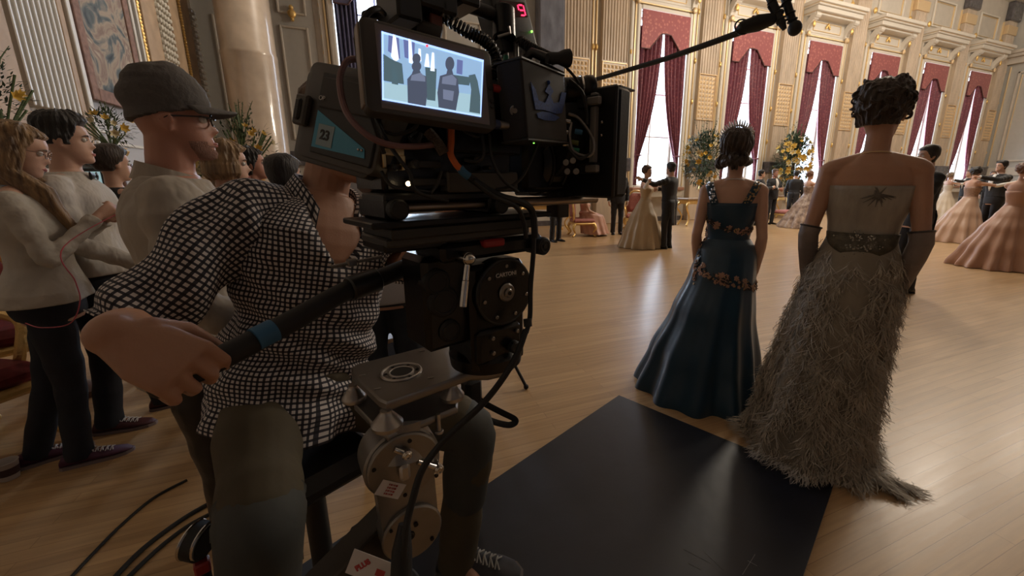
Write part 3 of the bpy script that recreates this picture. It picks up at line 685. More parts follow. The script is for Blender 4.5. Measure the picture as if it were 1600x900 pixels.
    def top(s, name, m, z0=.86, e=.016, sl=1.0, cuff=.038, remesh=None, fold=.006, upto=1.47, uvs=None, extra=None, flare=0, slv=1.0):
        k = s.k; g = G(); zs = []; z = z0
        while z < upto-.001: zs.append(z); z += .03
        zs.append(upto); seed = len(name)
        R = []
        for z in zs:
            ee = e+flare*max(0, 1-(z-z0)/.25)+(0 if z < 1.42 else -.004)
            r = s.torso(z, ee); c = sum(r, V((0, 0, 0)))/len(r)
            R.append([c+(p-c)*(1+(fold*10*noise.noise(V((p.x*7+seed, p.y*7, p.z*3.5)))+fold*4*noise.noise(V((p.x*24, p.y*24+seed, p.z*9))))*(1 if z < 1.4 else .2)) for p in r])
        g.rings(R)
        t = (.96 if s.sex == 'm' else .76)*k*slv
        for sd in s.arms:
            pts = s.sleeve_pts(sd)
            rr = [.062*t, .068*t, .070*t, .064*t, .056*t, .054*t, .050*t, .044*t, cuff*k]
            if sl < 1: nn = {.3: 4, .5: 5, .75: 7}.get(sl, 5); pts = pts[:nn]; rr = rr[:nn]
            pts = bez(pts, 4); rr = [rr[min(len(rr)-1, i//4)] if i % 4 == 0 else lerp(rr[i//4], rr[min(len(rr)-1, i//4+1)], (i % 4)/4) for i in range(len(pts))]
            rr = [r*(1+.09*math.sin(i*1.9+sd)*(.4 if i < 8 else 1)) for i, r in enumerate(rr)]
            g.tube(pts, rr, 16)
        if extra: extra(g)
        return g.build(name, m, s.root, world=False, remesh=(remesh or s.vox)*k, sm=2)
    def trousers(s, m, name='trousers', e=.018, hem=.075, remesh=None, wide=1.0, top=1.0):
        k = s.k; g = G(); g.rings([s.torso(z, e) for z in (.82, .86, .9, .94, .98, top)])
        for sd in (-1, 1):
            H_ = V((sd*.086, -.005, .90))*k; A_ = s.ank[sd]; K_ = s.kne[sd]; A2 = A_+V((0, -.012, -.045))*k
            pts = bez([H_, lerp(H_, K_, .5), K_, lerp(K_, A2, .5), A2], 4); rr = []
            for i in range(len(pts)):
                u = i/(len(pts)-1); r = lerp(.098, .062, min(1, u*1.7)) if u < .6 else lerp(.062, .060, (u-.6)/.4)
                rr.append(r*k*wide*(1+.05*math.sin(i*2.1+sd)))
            g.tube(pts, rr, 16)
        return g.build(name, m, s.root, world=False, remesh=(remesh or s.vox)*k, sm=2)
    def shoes(s, m, m_sole=None, kind='shoe', heels=False, laces=None, dirs=None):
        k = s.k
        for sd in (-1, 1):
            A_ = s.ank[sd]; base = V((A_.x, A_.y, 0))-V((0, 0, 0)); z0 = A_.z-.085*k; base.z = z0
            yw = dirs[sd] if dirs else -sd*.12
            R = Euler((0, 0, yw)).to_matrix(); q = lambda x, y, z: base+R@(V((x, y, z))*k)
            sec = [(-.085, .022, .030, .045), (-.07, .033, .055, .075), (-.03, .036, .062, .085), (.02, .038, .045, .075), (.07, .045, .030, .055), (.12, .046, .024, .042), (.165, .036, .018, .034), (.19, .012, .010, .020)]
            g = G(); rr = []
            for y, w, h_, top in sec:
                ring = []
                for j in range(16):
                    a = 2*PI*j/16; zz = .012+(top-.012)*(.5+.5*math.sin(a)); ring.append(q(w*math.copysign(abs(math.cos(a))**.7, math.cos(a)), y, zz))
                rr.append(ring)
            g.rings(rr); o = g.build(kind, m, s.root, world=False)
            sg = G(); sg.rings([[q(w*1.06*math.cos(a), y*1.03, zz) for a in [2*PI*j/12 for j in range(12)]] if False else [q(x, y*1.03, zz) for x, zz in ((-w*1.05, .0), (w*1.05, .0), (w*1.05, .016), (-w*1.05, .016))] for y, w, _, _ in sec for zz in (0,)])
            sg.build('sole', m_sole or m, o, world=False, smooth=False)
            if laces:
                lg = G()
                for i in range(5):
                    y = .035+.018*i; zt = lerp(.072, .052, i/4); lg.tube([q(-.024, y, zt-.008), q(-.008, y+.006, zt+.004), q(.024, y+.012, zt-.006)], .0028*k, 6); lg.tube([q(.024, y, zt-.008), q(.008, y+.006, zt+.005), q(-.024, y+.012, zt-.006)], .0028*k, 6)
                for sx in (-1, 1): lg.tube(bez([q(0, .03, .080), q(sx*.02, .025, .088), q(sx*.032, .03, .074), q(sx*.012, .034, .080), q(sx*.03, .05, .066)], 4), .0026*k, 6)
                lg.build('laces', laces, o, world=False)
    def tails(s, m):
        k = s.k
        for sd in (-1, 1):
            rows = []
            for i in range(9):
                t = i/8; z = lerp(1.02, .50, t); rx, ry, cy = interp(s.T, max(z, .86)); w0 = .012; w1 = lerp(rx+.01, .10, t)
                rows.append([V((sd*lerp(w0, w1, u), cy-(ry+.024)*math.sqrt(max(.15, 1-(lerp(w0, w1, u)/(rx+.045))**2))-.02*t, z))*k for u in (0, .25, .5, .75, 1)])
            g = G().rings(rows, caps=False, closed=False); o = g.build('tail', m, s.root, world=False); solid(o, .010*k)
    def shirtfront(s, tie=None, wide=.055):
        k = s.k; rows = []
        for i in range(8):
            t = i/7; z = lerp(1.455, 1.10, t); w = lerp(.03, wide, min(1, t*2.2)) if t < .5 else lerp(wide, .008, (t-.5)*2); rx, ry, cy = interp(s.T, z)
            rows.append([s.B((x, cy+(ry+.030)*math.sqrt(1-min(.9, (x/(rx+.03))**2))+.004, z)) for x in (-w, -w/2, 0, w/2, w)])
        solid(G().rings(rows, caps=False, closed=False).build('shirt_front', m_shirtw, s.root, world=False), .006)
        c = G().tube([s.B((.058*math.cos(a), -.008+.058*math.sin(a), 1.462+.012*math.sin(a)*-1)) for a in [2*PI*q/20 for q in range(21)]], .012*k, 8); c.build('collar', m_shirtw, s.root, world=False)
        if tie: s.bowtie(tie)
    def bowtie(s, m, y=.072, z=1.452):
        k = s.k; g = G()
        for sd in (-1, 1): g.tube([s.B((0, y, z)), s.B((sd*.018, y, z)), s.B((sd*.042, y-.006, z))], [(.007*k, .006*k), (.014*k, .007*k), (.023*k, .006*k)], 10, xa=(0, 0, 1))
        g.ball(s.B((0, y+.004, z)), .009*k, 10, 8); g.build('bow_tie', m, s.root, world=False)
def skirt(p, rows, m, name='skirt', folds=14, amp=.05, seed=0, n=160, nz=40, lo=.0, sharp=1.4, jit=.5, solidify=True):
    """rows: z, centre x, centre y, rx, ry in the person's frame (metres, not scaled)"""
    rnd = random.Random(seed); ph = [rnd.uniform(0, 2*PI) for _ in range(8)]
    def S_(a, z):
        cx, cy, rx, ry = interp(rows, z); t = max(0, min(1, (rows[-1][0]-z)/(rows[-1][0]-rows[0][0]))); A = amp*(t**sharp)+lo
        w = math.sin(folds*a+ph[0]+jit*math.sin(2*a+ph[1])+.6*jit*math.sin(3*a+ph[2]))*.75+math.sin((folds*.5+.5)//1*a+ph[3]+math.sin(a+ph[4]))*.35*t+.25*math.sin(2.3*folds//1*a+ph[5])*(1-t)
        d = A*w*(rx+ry)*.5/.4
        return V((cx+(rx+d)*math.cos(a), cy+(ry+d)*math.sin(a), z))
    zs = [lerp(rows[-1][0], rows[0][0], (i/nz)) for i in range(nz+1)]
    g = G().rings([[S_(2*PI*j/n, z) for j in range(n)] for z in zs], caps=False, uvs=False)
    o = g.build(name, m, p.root, world=False)
    return o, S_
# ================================================================== the two women in front
def img_face(al): return 67.9-al           # facing: degrees clockwise from straight away from the camera
def emb_flower(g, c, n, r, petals=6, rnd=random):
    x, y, z = fr(n); c = V(c)
    for q in range(petals):
        a = 2*PI*q/petals+rnd.uniform(-.2, .2); d = x*math.cos(a)+y*math.sin(a); R = Matrix((d, z.cross(d), z)).transposed()
        g.ball(c+d*r*.55, (r*.5, r*.34, r*.16), 8, 5, R)
def surf_n(S_, a, z): p = S_(a, z); u = S_(a+.02, z)-p; v = S_(a, z+.01)-p; return p, u.cross(v).normalized()
# --- woman in teal satin
m_teal = mat('teal satin', (.002, .040, .085), .34, noise_amt=.25, noise_scale=3, sheen=.25, bump=.15, bump_scale=9, stretch=(1, 1, .3))
m_emb = mat('peach embroidery', (.40, .23, .17), .6); m_emb2 = mat('gold embroidery', (.45, .30, .14), .45, metal=.3); m_crystal = mat('crystal beads', (.80, .82, .88), .25, metal=.5); m_dkemb = mat('dark leaf embroidery', (.03, .025, .03), .6)
tb = PZ(1113, 603)
pt = Person('woman in a sleeveless teal ball gown and tiara seen from behind', tb, img_face(24), 1.67, 'f', 'fair', .0075, headyaw=-.38)
pt.arm(1, (.195, -.045, 1.10), (.185, .02, .86), curl=.3, thumb=-1, pn=(-1, 0, 0)); pt.arm(-1, (-.195, -.045, 1.10), (-.18, .06, .86), curl=.3, thumb=1, pn=(1, 0, 0)); pt.legs(); pt.finish(); pt.face('dark')
pt.hair('roll', 'dark', .006)
k = pt.k
rows = [(0.0, -.10, -.05, .40, .40), (.25, -.085, -.04, .335, .345), (.55, -.05, -.03, .250, .27), (.80, -.015, -.02, .196, .20), (.93, 0, -.014, .176, .150), (.98, 0, -.010, .164, .128), (1.08*k, 0, .002, .128, .100)]
sk, St = skirt(pt, rows, m_teal, 'skirt', 12, .036, 4, 180, 44)
g = G(); zz = [1.04+i*(1.315-1.04)/14 for i in range(15)]
g.rings([pt.torso(z, .008, 64) for z in zz], caps=False); bod = g.build('bodice', m_teal, pt.root, world=False); solid(bod, .006)
st_ = G()
for sd, xs in ((1, (.078, .128, .138)), (-1, (-.10, -.138, -.142))):
    pts = [pt.B((xs[0], -.100, 1.305)), pt.B((lerp(xs[0], xs[1], .5), -.108, 1.36)), pt.B((xs[1], -.075, 1.418)), pt.B((xs[2], -.02, 1.438)), pt.B((xs[2]*.95, .05, 1.40)), pt.B((xs[2]*.85, .10, 1.31))]
    o = G().tube(bez(pts, 5), (.024*k) if 0 else [(.024*k, .006*k)]*26, 10, xa=(1, 0, 0)).build('shoulder_strap', m_teal, pt.root, world=False)
    e = G(); rnd = random.Random(3)
    for p in bez(pts, 7)[2:36]:
        for _ in range(2): e.ball(p+V((rnd.uniform(-.02, .02), -.006, rnd.uniform(-.012, .014))), rnd.uniform(.0035, .007), 6, 4)
    e.build('beading', m_crystal if sd < 0 else m_emb2, o, world=False)
em, e2, lf = G(), G(), G(); rnd = random.Random(11)
def bodS(a, z): # bodice surface, a from +x anticlockwise
    rx, ry, cy = interp(pt.T, z/k); return V(((rx+.011)*math.copysign(abs(math.cos(a))**.88, math.cos(a)), cy+(ry+.011)*math.copysign(abs(math.sin(a))**.92, math.sin(a)), z/k))*k
def band(Sf, a0, a1, zf, num, w, rmin, rmax):
    for i in range(num):
        t = rnd.random(); a = lerp(a0, a1, t); z = zf(t)+rnd.uniform(-w, w); p, n = surf_n(Sf, a, z)
        if n.dot(p-V((0, 0, p.z))) < 0: n = -n
        q = rnd.random(); r = rnd.uniform(rmin, rmax)
        if q < .34: emb_flower(em, p+n*.004, n, r*1.25, 6, rnd); e2.ball(p+n*.009, r*.3, 6, 4)
        elif q < .62: emb_flower(e2, p+n*.003, n, r*.7, 5, rnd)
        else:
            x, y, z_ = fr(n); th = rnd.uniform(0, PI); d = x*math.cos(th)+y*math.sin(th); lf.tube([p+n*.003-d*r*1.6, p+n*.006, p+n*.003+d*r*1.6], [.001, r*.45, .001], 6)
D_ = math.radians
band(bodS, D_(195), D_(350), lambda t: (1.215-.05*math.sin(PI*t*.8)-.035*t)*k, 78, .014, .008, .015)
band(St, D_(188), D_(222), lambda t: 1.10-.34*t, 60, .035, .008, .015)
band(St, D_(212), D_(372), lambda t: lerp(.88, .70, t**.8)+.05*t*t, 130, .028, .008, .015)
for o in (em.build('flower_embroidery', m_emb, sk, world=False), e2.build('gold_embroidery', m_emb2, sk, world=False), lf.build('leaf_embroidery', m_dkemb, sk, world=False)): o['kind'] = 'stuff'
g = G()
for i in range(17):
    a = lerp(-1.15, 1.15, i/16); c_ = V((math.sin(a)*.094, -.030-.01*math.cos(a), .166+.104*math.cos(a)))
    g.cap(pt.HM@(c_*k), pt.HM@((c_+V((math.sin(a)*.018, -.010, .014+.016*math.cos(a)*(1 if i % 2 else .6))))*k), .0075*k, .004*k, 8, 2).ball(pt.HM@((c_+V((math.sin(a)*.020, -.011, .017+.018*math.cos(a)*(1 if i % 2 else .6))))*k), .0042*k, 8, 5)
g.tube([pt.HM@(V((math.sin(a)*.102, -.030-.01*math.cos(a), .170+.102*math.cos(a)))*k) for a in [lerp(-1.45, 1.45, i/24) for i in range(25)]], .0045*k, 8)
g.build('tiara', m_crystal, pt.root, world=False)
g = G()
for sd in (-1, 1):
    g = G(); c_ = pt.HM@(V((sd*.081, -.008, .078))*k)
    for q in range(4): g.ball(c_-V((0, 0, q*.008)), .0045*k, 8, 5)
    g.build('earring', m_crystal, pt.root, world=False)
G().tube([pt.B((.064*math.cos(a), -.012+.062*math.sin(a), 1.448-.016*math.sin(a))) for a in [2*PI*q/40 for q in range(41)]], .003*k, 8).build('necklace', m_crystal, pt.root, world=False)
pt.shoes(mat('satin evening shoe', (.35, .25, .2), .4))
# --- woman in grey feathered gown
m_grey_b = mat('silvery grey lace bodice', (.42, .37, .31), .42, noise_amt=.35, noise_scale=16, bump=.5, bump_scale=38, stretch=(1, 1, .4))
m_tulle = mat('grey tulle', (.30, .26, .205), .8, noise_amt=.3, noise_scale=7, stretch=(1, 1, .3)); m_feather = mat('taupe feathers', (.50, .44, .36), .75, noise_amt=.45, noise_scale=10, sheen=.3)
m_glove = mat('grey long glove', (.25, .20, .18), .55, noise_amt=.2, noise_scale=20, bump=.3, bump_scale=25)
gb = PZ(1287, 690)
pg_ = Person('woman in a strapless grey feathered ball gown and long gloves seen from behind', gb, img_face(35), 1.80, 'f', 'warm', .0065, headyaw=-.35)
pg_.arm(1, (.205, -.05, 1.09), (.175, .04, .85), curl=.4, thumb=-1, pn=(-1, 0, 0), thick=1.0); pg_.arm(-1, (-.205, -.04, 1.09), (-.185, .07, .86), curl=.4, pn=(1, 0, 0), thick=1.0); pg_.legs(); pg_.finish(); pg_.face('dark')
pg_.hair('updo', 'dark', .008); k = pg_.k
kk = k
rows = [(0.0, -.085, -.06, .290, .33), (.12, -.080, -.05, .270, .31), (.35, -.070, -.04, .240, .27), (.65, -.045, -.03, .212, .22), (.90, -.012, -.02, .190, .165), (1.00, 0, -.012, .172, .140), (1.10*k, 0, .000, .134, .108)]
sk, Sg = skirt(pg_, rows, m_tulle, 'skirt', 9, .045, 9, n=200, nz=44)
g = G(); zz = [1.075+i*(1.325-1.075)/14 for i in range(15)]
g.rings([pg_.torso(z, .009, 64) for z in zz], caps=False); bod = g.build('bodice', m_grey_b, pg_.root, world=False); solid(bod, .006)
# burst of beaded appliqué at the top of the back and the waist piece
rnd = random.Random(5); g = G()
def bS(a, z): rx, ry, cy = interp(pg_.T, z); return V(((rx+.013)*math.copysign(abs(math.cos(a))**.88, math.cos(a)), cy+(ry+.013)*math.copysign(abs(math.sin(a))**.92, math.sin(a)), z))*k
for q in range(30):
    th = rnd.uniform(0, 2*PI); L = rnd.uniform(.25, 1); pts = []
    for t in (0, .5, 1): pts.append(bS(D_(278)+math.cos(th)*L*t*.42, 1.29+math.sin(th)*L*t*.045-.012*t))
    g.tube(pts, [.0035, .0028, .001], 6)
g.build('beaded_spray', mat('smoky beads', (.14, .12, .10), .3, metal=.3), bod, world=False)
g = G(); vs = []
for i in range(25):
    a = D_(lerp(202, 338, i/24)); u = abs(i-12)/12; vs.append([bS(a, 1.115+.0*u)*V((1, 1, 1)), bS(a, 1.115-(.085*(1-u)**.8+.03))])
g.rings([[a_, lerp(a_, b_, .33), lerp(a_, b_, .66), b_] for a_, b_ in vs], caps=False, closed=False)
for r in range(len(g.v)): g.v[r] = g.v[r]+V((g.v[r].x, g.v[r].y, 0)).normalized()*.007
be = g.build('waist_panel', mat('dark moss lace', (.115, .10, .07), .6, noise_amt=.5, noise_scale=30, bump=.6, bump_scale=50), pg_.root, world=False); solid(be, .008)
g = G()
for q in range(120):
    a = D_(rnd.gauss(268, 11)); z = 1.075+rnd.gauss(0, .020)-.0; p = bS(a, z); p = p+V((p.x, p.y, 0)).normalized()*.016; g.ball(p, rnd.uniform(.0025, .006), 6, 4)
g.build('crystal_brooch', mat('dull crystal', (.42, .40, .36), .2, metal=.6), be, world=False)
# drooping feather fronds all over the skirt and its train
rnd = random.Random(8); g = G()
def frond(p, d, L, w, out):
    n_ = V((p.x, p.y, 0)).normalized(); t = V((-n_.y, n_.x, 0)); c = rnd.uniform(-.5, .5); pts = []
    for i in range(5):
        u = i/4; q = p+n_*(out*math.sin(PI*min(1, u*.8+.1)))+d*(L*u)+t*(c*L*u*u)+n_*(rnd.uniform(-.006, .010)*u); pts.append(q)
    sd = (t+n_*rnd.uniform(-.8, .8)).normalized(); vs = []; fs = []
    for i, q in enumerate(pts):
        ww = w*(.5, 1, .9, .6, .12)[i]; vs += [q-sd*ww, q+sd*ww]
    for i in range(4): fs.append((2*i, 2*i+1, 2*i+3, 2*i+2))
    g.add(vs, fs)
for i in range(2300):       # tufts gathered along wandering ridges
    z = rows[-1][0]*(1-rnd.random()**.62)*.96+.03; a = rnd.uniform(0, 2*PI)
    if rnd.random() < .72: a = (round(a/(2*PI)*15)+rnd.gauss(0, .10)+.35*math.sin(z*6+round(a/(2*PI)*15)*1.7))/15*2*PI
    p = Sg(a, z); n_ = V((p.x, p.y, 0)).normalized(); t = V((-n_.y, n_.x, 0)); th = rnd.gauss(0, .48); dm = (V((0, 0, -1))*math.cos(th)+t*math.sin(th)); L = rnd.uniform(.07, .17); sp = p+n_*rnd.uniform(.0, .012)
    for q in range(9): u = q/8; frond(sp+dm*(L*.7*u)+n_*.004, (dm+t*(rnd.choice((-1, 1))*rnd.uniform(.15, .9))+n_*rnd.uniform(0, .35)).normalized(), L*rnd.uniform(.35, .75)*(1-.4*u), rnd.uniform(.0010, .0028), rnd.uniform(.003, .016))
for i in range(2600):       # feathered hem lying on the floor
    a = rnd.uniform(0, 2*PI); p = Sg(a, .0); n_ = V((p.x, p.y, 0)).normalized(); q = p+n_*rnd.uniform(-.02, .05)+V((0, 0, rnd.uniform(.008, .05)))
    frond(q, (n_+V((rnd.uniform(-.5, .5), rnd.uniform(-.5, .5), -.12))).normalized(), rnd.uniform(.02, .05), rnd.uniform(.001, .0025), .004)
for lane in range(3):       # train sweeping away to the right
    p0 = pg_.W(PZ(1345, 748)); p1 = pg_.W(PZ((1432, 1408, 1375)[lane], (770, 778, 755)[lane])); p0.z = .04; p1.z = .012
    for i in range(620):
        t = rnd.random(); q = lerp(p0, p1, t)+V((rnd.gauss(0, .012), rnd.gauss(0, .012), abs(rnd.gauss(0, .014))*(1.2-t)))
        d = (p1-p0).normalized(); frond(q, (d*rnd.uniform(.2, 1)+V((rnd.uniform(-.8, .8), rnd.uniform(-.8, .8), -.05))).normalized(), rnd.uniform(.02, .06), rnd.uniform(.0012, .0035), .003)
fo = g.build('feathers', m_feather, sk, world=False); fo['kind'] = 'stuff'
for sd in (-1, 1):
    S_, E_, W_ = pg_.arms[sd]; a = lerp(S_, E_, .86)
    G().tube([a, lerp(a, E_, .5), E_, lerp(E_, W_, .3), lerp(E_, W_, .75), W_, W_+(W_-E_).normalized()*.04], [v*k for v in (.0445, .0425, .0425, .0425, .035, .029, .031)], 18).build('glove', m_glove, pg_.root, world=False)
    G().torus(a, .043*k, .005*k, (S_-E_), 20, 6).build('glove_edge', mat('glove trim', (.06, .05, .05), .5), pg_.root, world=False)
g = G()
for q in range(9): g.cap(pg_.HM@(V((.078+.004*math.sin(q), -.02+q*.009, .205-.010*q))*k), pg_.HM@(V((.088, -.014+q*.009, .212-.010*q))*k), .003*k, .002*k, 6, 2)
g.build('hair_comb', m_crystal, pg_.root, world=False)
G().tube([pg_.B((.060*math.cos(a), -.012+.058*math.sin(a), 1.456-.014*math.sin(a))) for a in [2*PI*q/40 for q in range(41)]], .0022*k, 8).build('necklace', m_goldp, pg_.root, world=False)
pg_.shoes(mat('silver evening shoe', (.4, .4, .4), .4))

# ================================================================== dancers and guests
def man(label, pos, face, h=1.78, skin='fair', hair='black', arms=None, tails=True, front=True, voxel=.014, headyaw=0, curl=.5, facef=True, hk='short'):
    p = Person(label, pos, face, h, 'm', skin, voxel, headyaw=headyaw)
    a = arms or {1: ((.25, -.02, 1.10), (.24, .06, .85)), -1: ((-.25, -.02, 1.10), (-.24, .06, .85))}
    for sd in (1, -1): e, w_ = a[sd][:2]; p.arm(sd, e, w_, curl=curl, thumb=-sd, pn=(-sd, 0, -.2) if len(a[sd]) < 3 else a[sd][2])
    p.legs(); p.finish(); p.hair(hk, hair)
    if facef: p.face('dark', lips=False)
    p.trousers(m_blacksuit, remesh=.013); p.top('tailcoat' if tails else 'suit_jacket', m_blacksuit, z0=.98 if tails else .80, e=.026, remesh=.012, cuff=.042)
    if tails: p.tails(m_blacksuit)
    if front: p.shirtfront(m_shirtw if tails else mat('black bow tie silk', (.01, .01, .01), .4))
    for sd in (1, -1):
        S_, E_, W_ = p.arms[sd]; d = (W_-E_).normalized(); G().cyl(W_-d*.018*p.k, W_+d*.004*p.k, .036*p.k, n=14).build('shirt_cuff', m_shirtw, p.root, world=False)
    p.shoes(m_patent); return p
def lady(label, pos, face, h, hair, mats, rows, arms, skin='fair', voxel=.014, hk='updo', folds=16, amp=.045, headyaw=0, gloves=True, top=1.30, seed=1, straps=False):
    p = Person(label, pos, face, h, 'f', skin, voxel, headyaw=headyaw)
    for sd in (1, -1): e, w_ = arms[sd][:2]; p.arm(sd, e, w_, curl=.5, thumb=-sd)
    p.legs(); p.finish(); p.hair(hk, hair); p.face('dark', lips=True)
    ms, mb_ = mats; rows = [(z*p.k, cx, cy, rx, ry) for z, cx, cy, rx, ry in rows]
    o, Sf = skirt(p, rows, ms, 'skirt', folds, amp, seed, n=120, nz=22)
    solid(G().rings([p.torso(z, .010, 40) for z in np.linspace(1.03, top, 9)], caps=False).build('bodice', mb_, p.root, world=False), .006)
    G().rings([p.torso(z, .016, 40) for z in (1.03, 1.05, 1.07)], caps=False).build('sash', ms, p.root, world=False)
    if gloves:
        for sd in (1, -1):
            S_, E_, W_ = p.arms[sd]; a = lerp(S_, E_, .9); G().tube([a, E_, lerp(E_, W_, .4), W_, W_+(W_-E_).normalized()*.05], [v*p.k for v in (.042, .040, .041, .029, .033)], 14).build('glove', m_shirtw, p.root, world=False)
    if straps: solid(G().rings([p.torso(z, .012, 40) for z in (1.30, 1.335, 1.37)], caps=False).build('shoulder_drape', mb_, p.root, world=False), .008)
    p.shoes(mat('cream dance shoe', (.6, .5, .4), .5)); return p
BELL = [(.01, 0, -.02, .48, .48), (.3, 0, -.02, .40, .41), (.65, 0, -.015, .29, .30), (.9, 0, -.012, .19, .18), (.99, 0, -.008, .158, .13), (1.06, 0, 0, .125, .097)]
def bell(sx=0, sy=-.15, w=1.0): return [(z, sx*(1-z/1.06), cy+sy*(1-z/1.06), rx*(1+(w-1)*(1-z/1.06)), ry*(1+(w-1)*(1-z/1.06))) for z, cx, cy, rx, ry in BELL]
DM = {1: ((.30, .16, 1.22), (.12, .36, 1.22), (-1, 0, 0)), -1: ((-.40, .12, 1.32), (-.62, .28, 1.42), (0, 1, 0))}       # man's dance hold
DW = {1: ((.38, .14, 1.30), (.60, .30, 1.42)), -1: ((-.30, .18, 1.28), (-.16, .40, 1.40))}
def deg(a): return V((math.cos(math.radians(a)), math.sin(math.radians(a)), 0))
m_champ = mat('champagne satin', (.50, .37, .22), .4, sheen=.2); m_peach = mat('peach satin', (.46, .25, .16), .42, sheen=.3); m_peach2 = mat('pale peach satin', (.50, .32, .22), .42, sheen=.3); m_ivory = mat('ivory tulle', (.62, .53, .42), .6)
m_floral = mat('floral printed silk', (.56, .44, .36), .5, noise_amt=.7, noise_scale=9, col2=(.16, .10, .08)); m_greyfl = mat('grey brocade', (.50, .47, .42), .5, noise_amt=.6, noise_scale=11, col2=(.12, .12, .13))
m_pinkb = mat('rose beaded bodice', (.40, .25, .18), .5, noise_amt=.4, noise_scale=40)
# dancing couple before the nearest window
pm = PZ(1040, 388); man('man in black tailcoat dancing with the champagne-gowned woman, seen from behind', pm, 112, 1.76, 'fair', 'black', DM)
lady('woman in a champagne gown dancing before the nearest red-curtained window', pm+deg(118)*.46+deg(158)*.06, 300, 1.70, 'brown', (m_champ, m_champ), bell(.10, 0, .95), {1: DW[1], -1: DW[-1]}, seed=2, folds=14)
# couples at the right
w1 = PZ(1500, 376)
lady('smiling dark-haired woman in a dusty peach gown dancing at the right', w1, -18, 1.70, 'black', (m_peach2, m_pinkb), bell(0, -.2, 1.12), {1: ((.34, .20, 1.33), (.45, .42, 1.40)), -1: ((-.2, .22, 1.30), (-.10, .48, 1.36))}, seed=5, folds=15, gloves=True)
man('tall man in black tailcoat facing left, dancing between the two peach gowns', w1+deg(-22)*.62+deg(60)*.06, 155, 1.86, 'fair', 'black', {1: ((.26, .20, 1.24), (.05, .42, 1.22), (-1, 0, 0)), -1: ((-.30, .30, 1.34), (-.22, .62, 1.40), (0, 0, -1))})
w2 = PZ(1562, 415)
lady('auburn-haired woman in a glossy peach gown, nearest dancer at the right edge', w2, -10, 1.66, 'auburn', (m_peach, m_peach), bell(0, -.2, 1.10), {1: ((.30, .02, 1.30), (.34, .22, 1.46)), -1: ((-.2, .22, 1.30), (-.10, .45, 1.40))}, seed=8, folds=17, gloves=True)
man('man in black tailcoat cut by the right edge of the picture', w2+deg(-28)*.46, 158, 1.80, 'fair', 'brown', {1: ((.26, .20, 1.24), (.05, .42, 1.22), (-1, 0, 0)), -1: ((-.26, .26, 1.32), (-.16, .50, 1.40), (0, 0, -1))})
w3 = PZ(1470, 343)
lady('fair-haired woman in an ivory tulle gown dancing far behind the peach gowns', w3, -30, 1.70, 'grey', (m_ivory, m_ivory), bell(0, -.08, 1.25), {1: ((.32, .18, 1.34), (.42, .40, 1.42)), -1: ((-.2, .22, 1.30), (-.10, .48, 1.36))}, seed=3)
man('man in dark tailcoat partly hidden behind the ivory-gowned woman', w3+deg(-30)*.60, 150, 1.80, 'fair', 'brown', {1: ((.26, .20, 1.24), (.05, .42, 1.22), (-1, 0, 0)), -1: ((-.30, .30, 1.34), (-.22, .62, 1.40), (0, 0, -1))})
lady('woman in a grey brocade gown standing farthest back by the last windows', PZ(1452, 335), 200, 1.66, 'brown', (m_greyfl, m_greyfl), bell(0, 0, 1.0), {1: ((.22, .12, 1.15), (.05, .28, 1.15)), -1: ((-.22, .12, 1.15), (-.05, .28, 1.17))}, seed=6)
man('man facing the camera between the dark-haired woman and the tall dancer', PZ(1535, 340), 210, 1.78, 'fair', 'brown')
# dark-haired man behind the grey gown
man('dark-haired man in black tailcoat standing just beyond the grey-gowned woman', PZ(1407, 455), 150, 1.80, 'fair', 'black', {1: ((.24, .10, 1.14), (.12, .32, 1.20), (-1, 0, 0)), -1: ((-.24, .10, 1.14), (-.10, .30, 1.2), (1, 0, 0))}, voxel=.011)
man('man in black suit and white shirt front facing the camera beside the lily arrangement', PZ(1201, 350), 262, 1.78, 'ruddy', 'brown', {1: ((.26, .06, 1.12), (.08, .30, 1.14)), -1: ((-.26, .06, 1.12), (-.08, .28, 1.10))}, tails=False)
man('man in dark suit in profile, half hidden behind the teal-gowned woman\'s shoulder', PZ(1180, 352), 320, 1.74, 'fair', 'black', {1: ((.24, .12, 1.14), (.10, .34, 1.22)), -1: ((-.24, .12, 1.14), (-.08, .34, 1.2))}, tails=False)
lady('woman in a floral printed gown dancing beside the lily arrangement', PZ(1254, 355), -20, 1.68, 'auburn', (m_floral, m_floral), bell(0, -.15, 1.15), {1: ((.30, .20, 1.32), (.30, .46, 1.38)), -1: ((-.28, .18, 1.30), (-.30, .45, 1.36))}, seed=7)
man('man in black tailcoat behind the lilies, only his legs showing', PZ(1234, 346), 30, 1.76, 'fair', 'black')
man('man in grey-black suit below the matte box, only his legs showing', PZ(963, 366), 250, 1.80, 'fair', 'brown', tails=False)
man('man in dark suit behind the camera rods, only his legs showing', PZ(868, 377), 285, 1.80, 'fair', 'brown', tails=False)
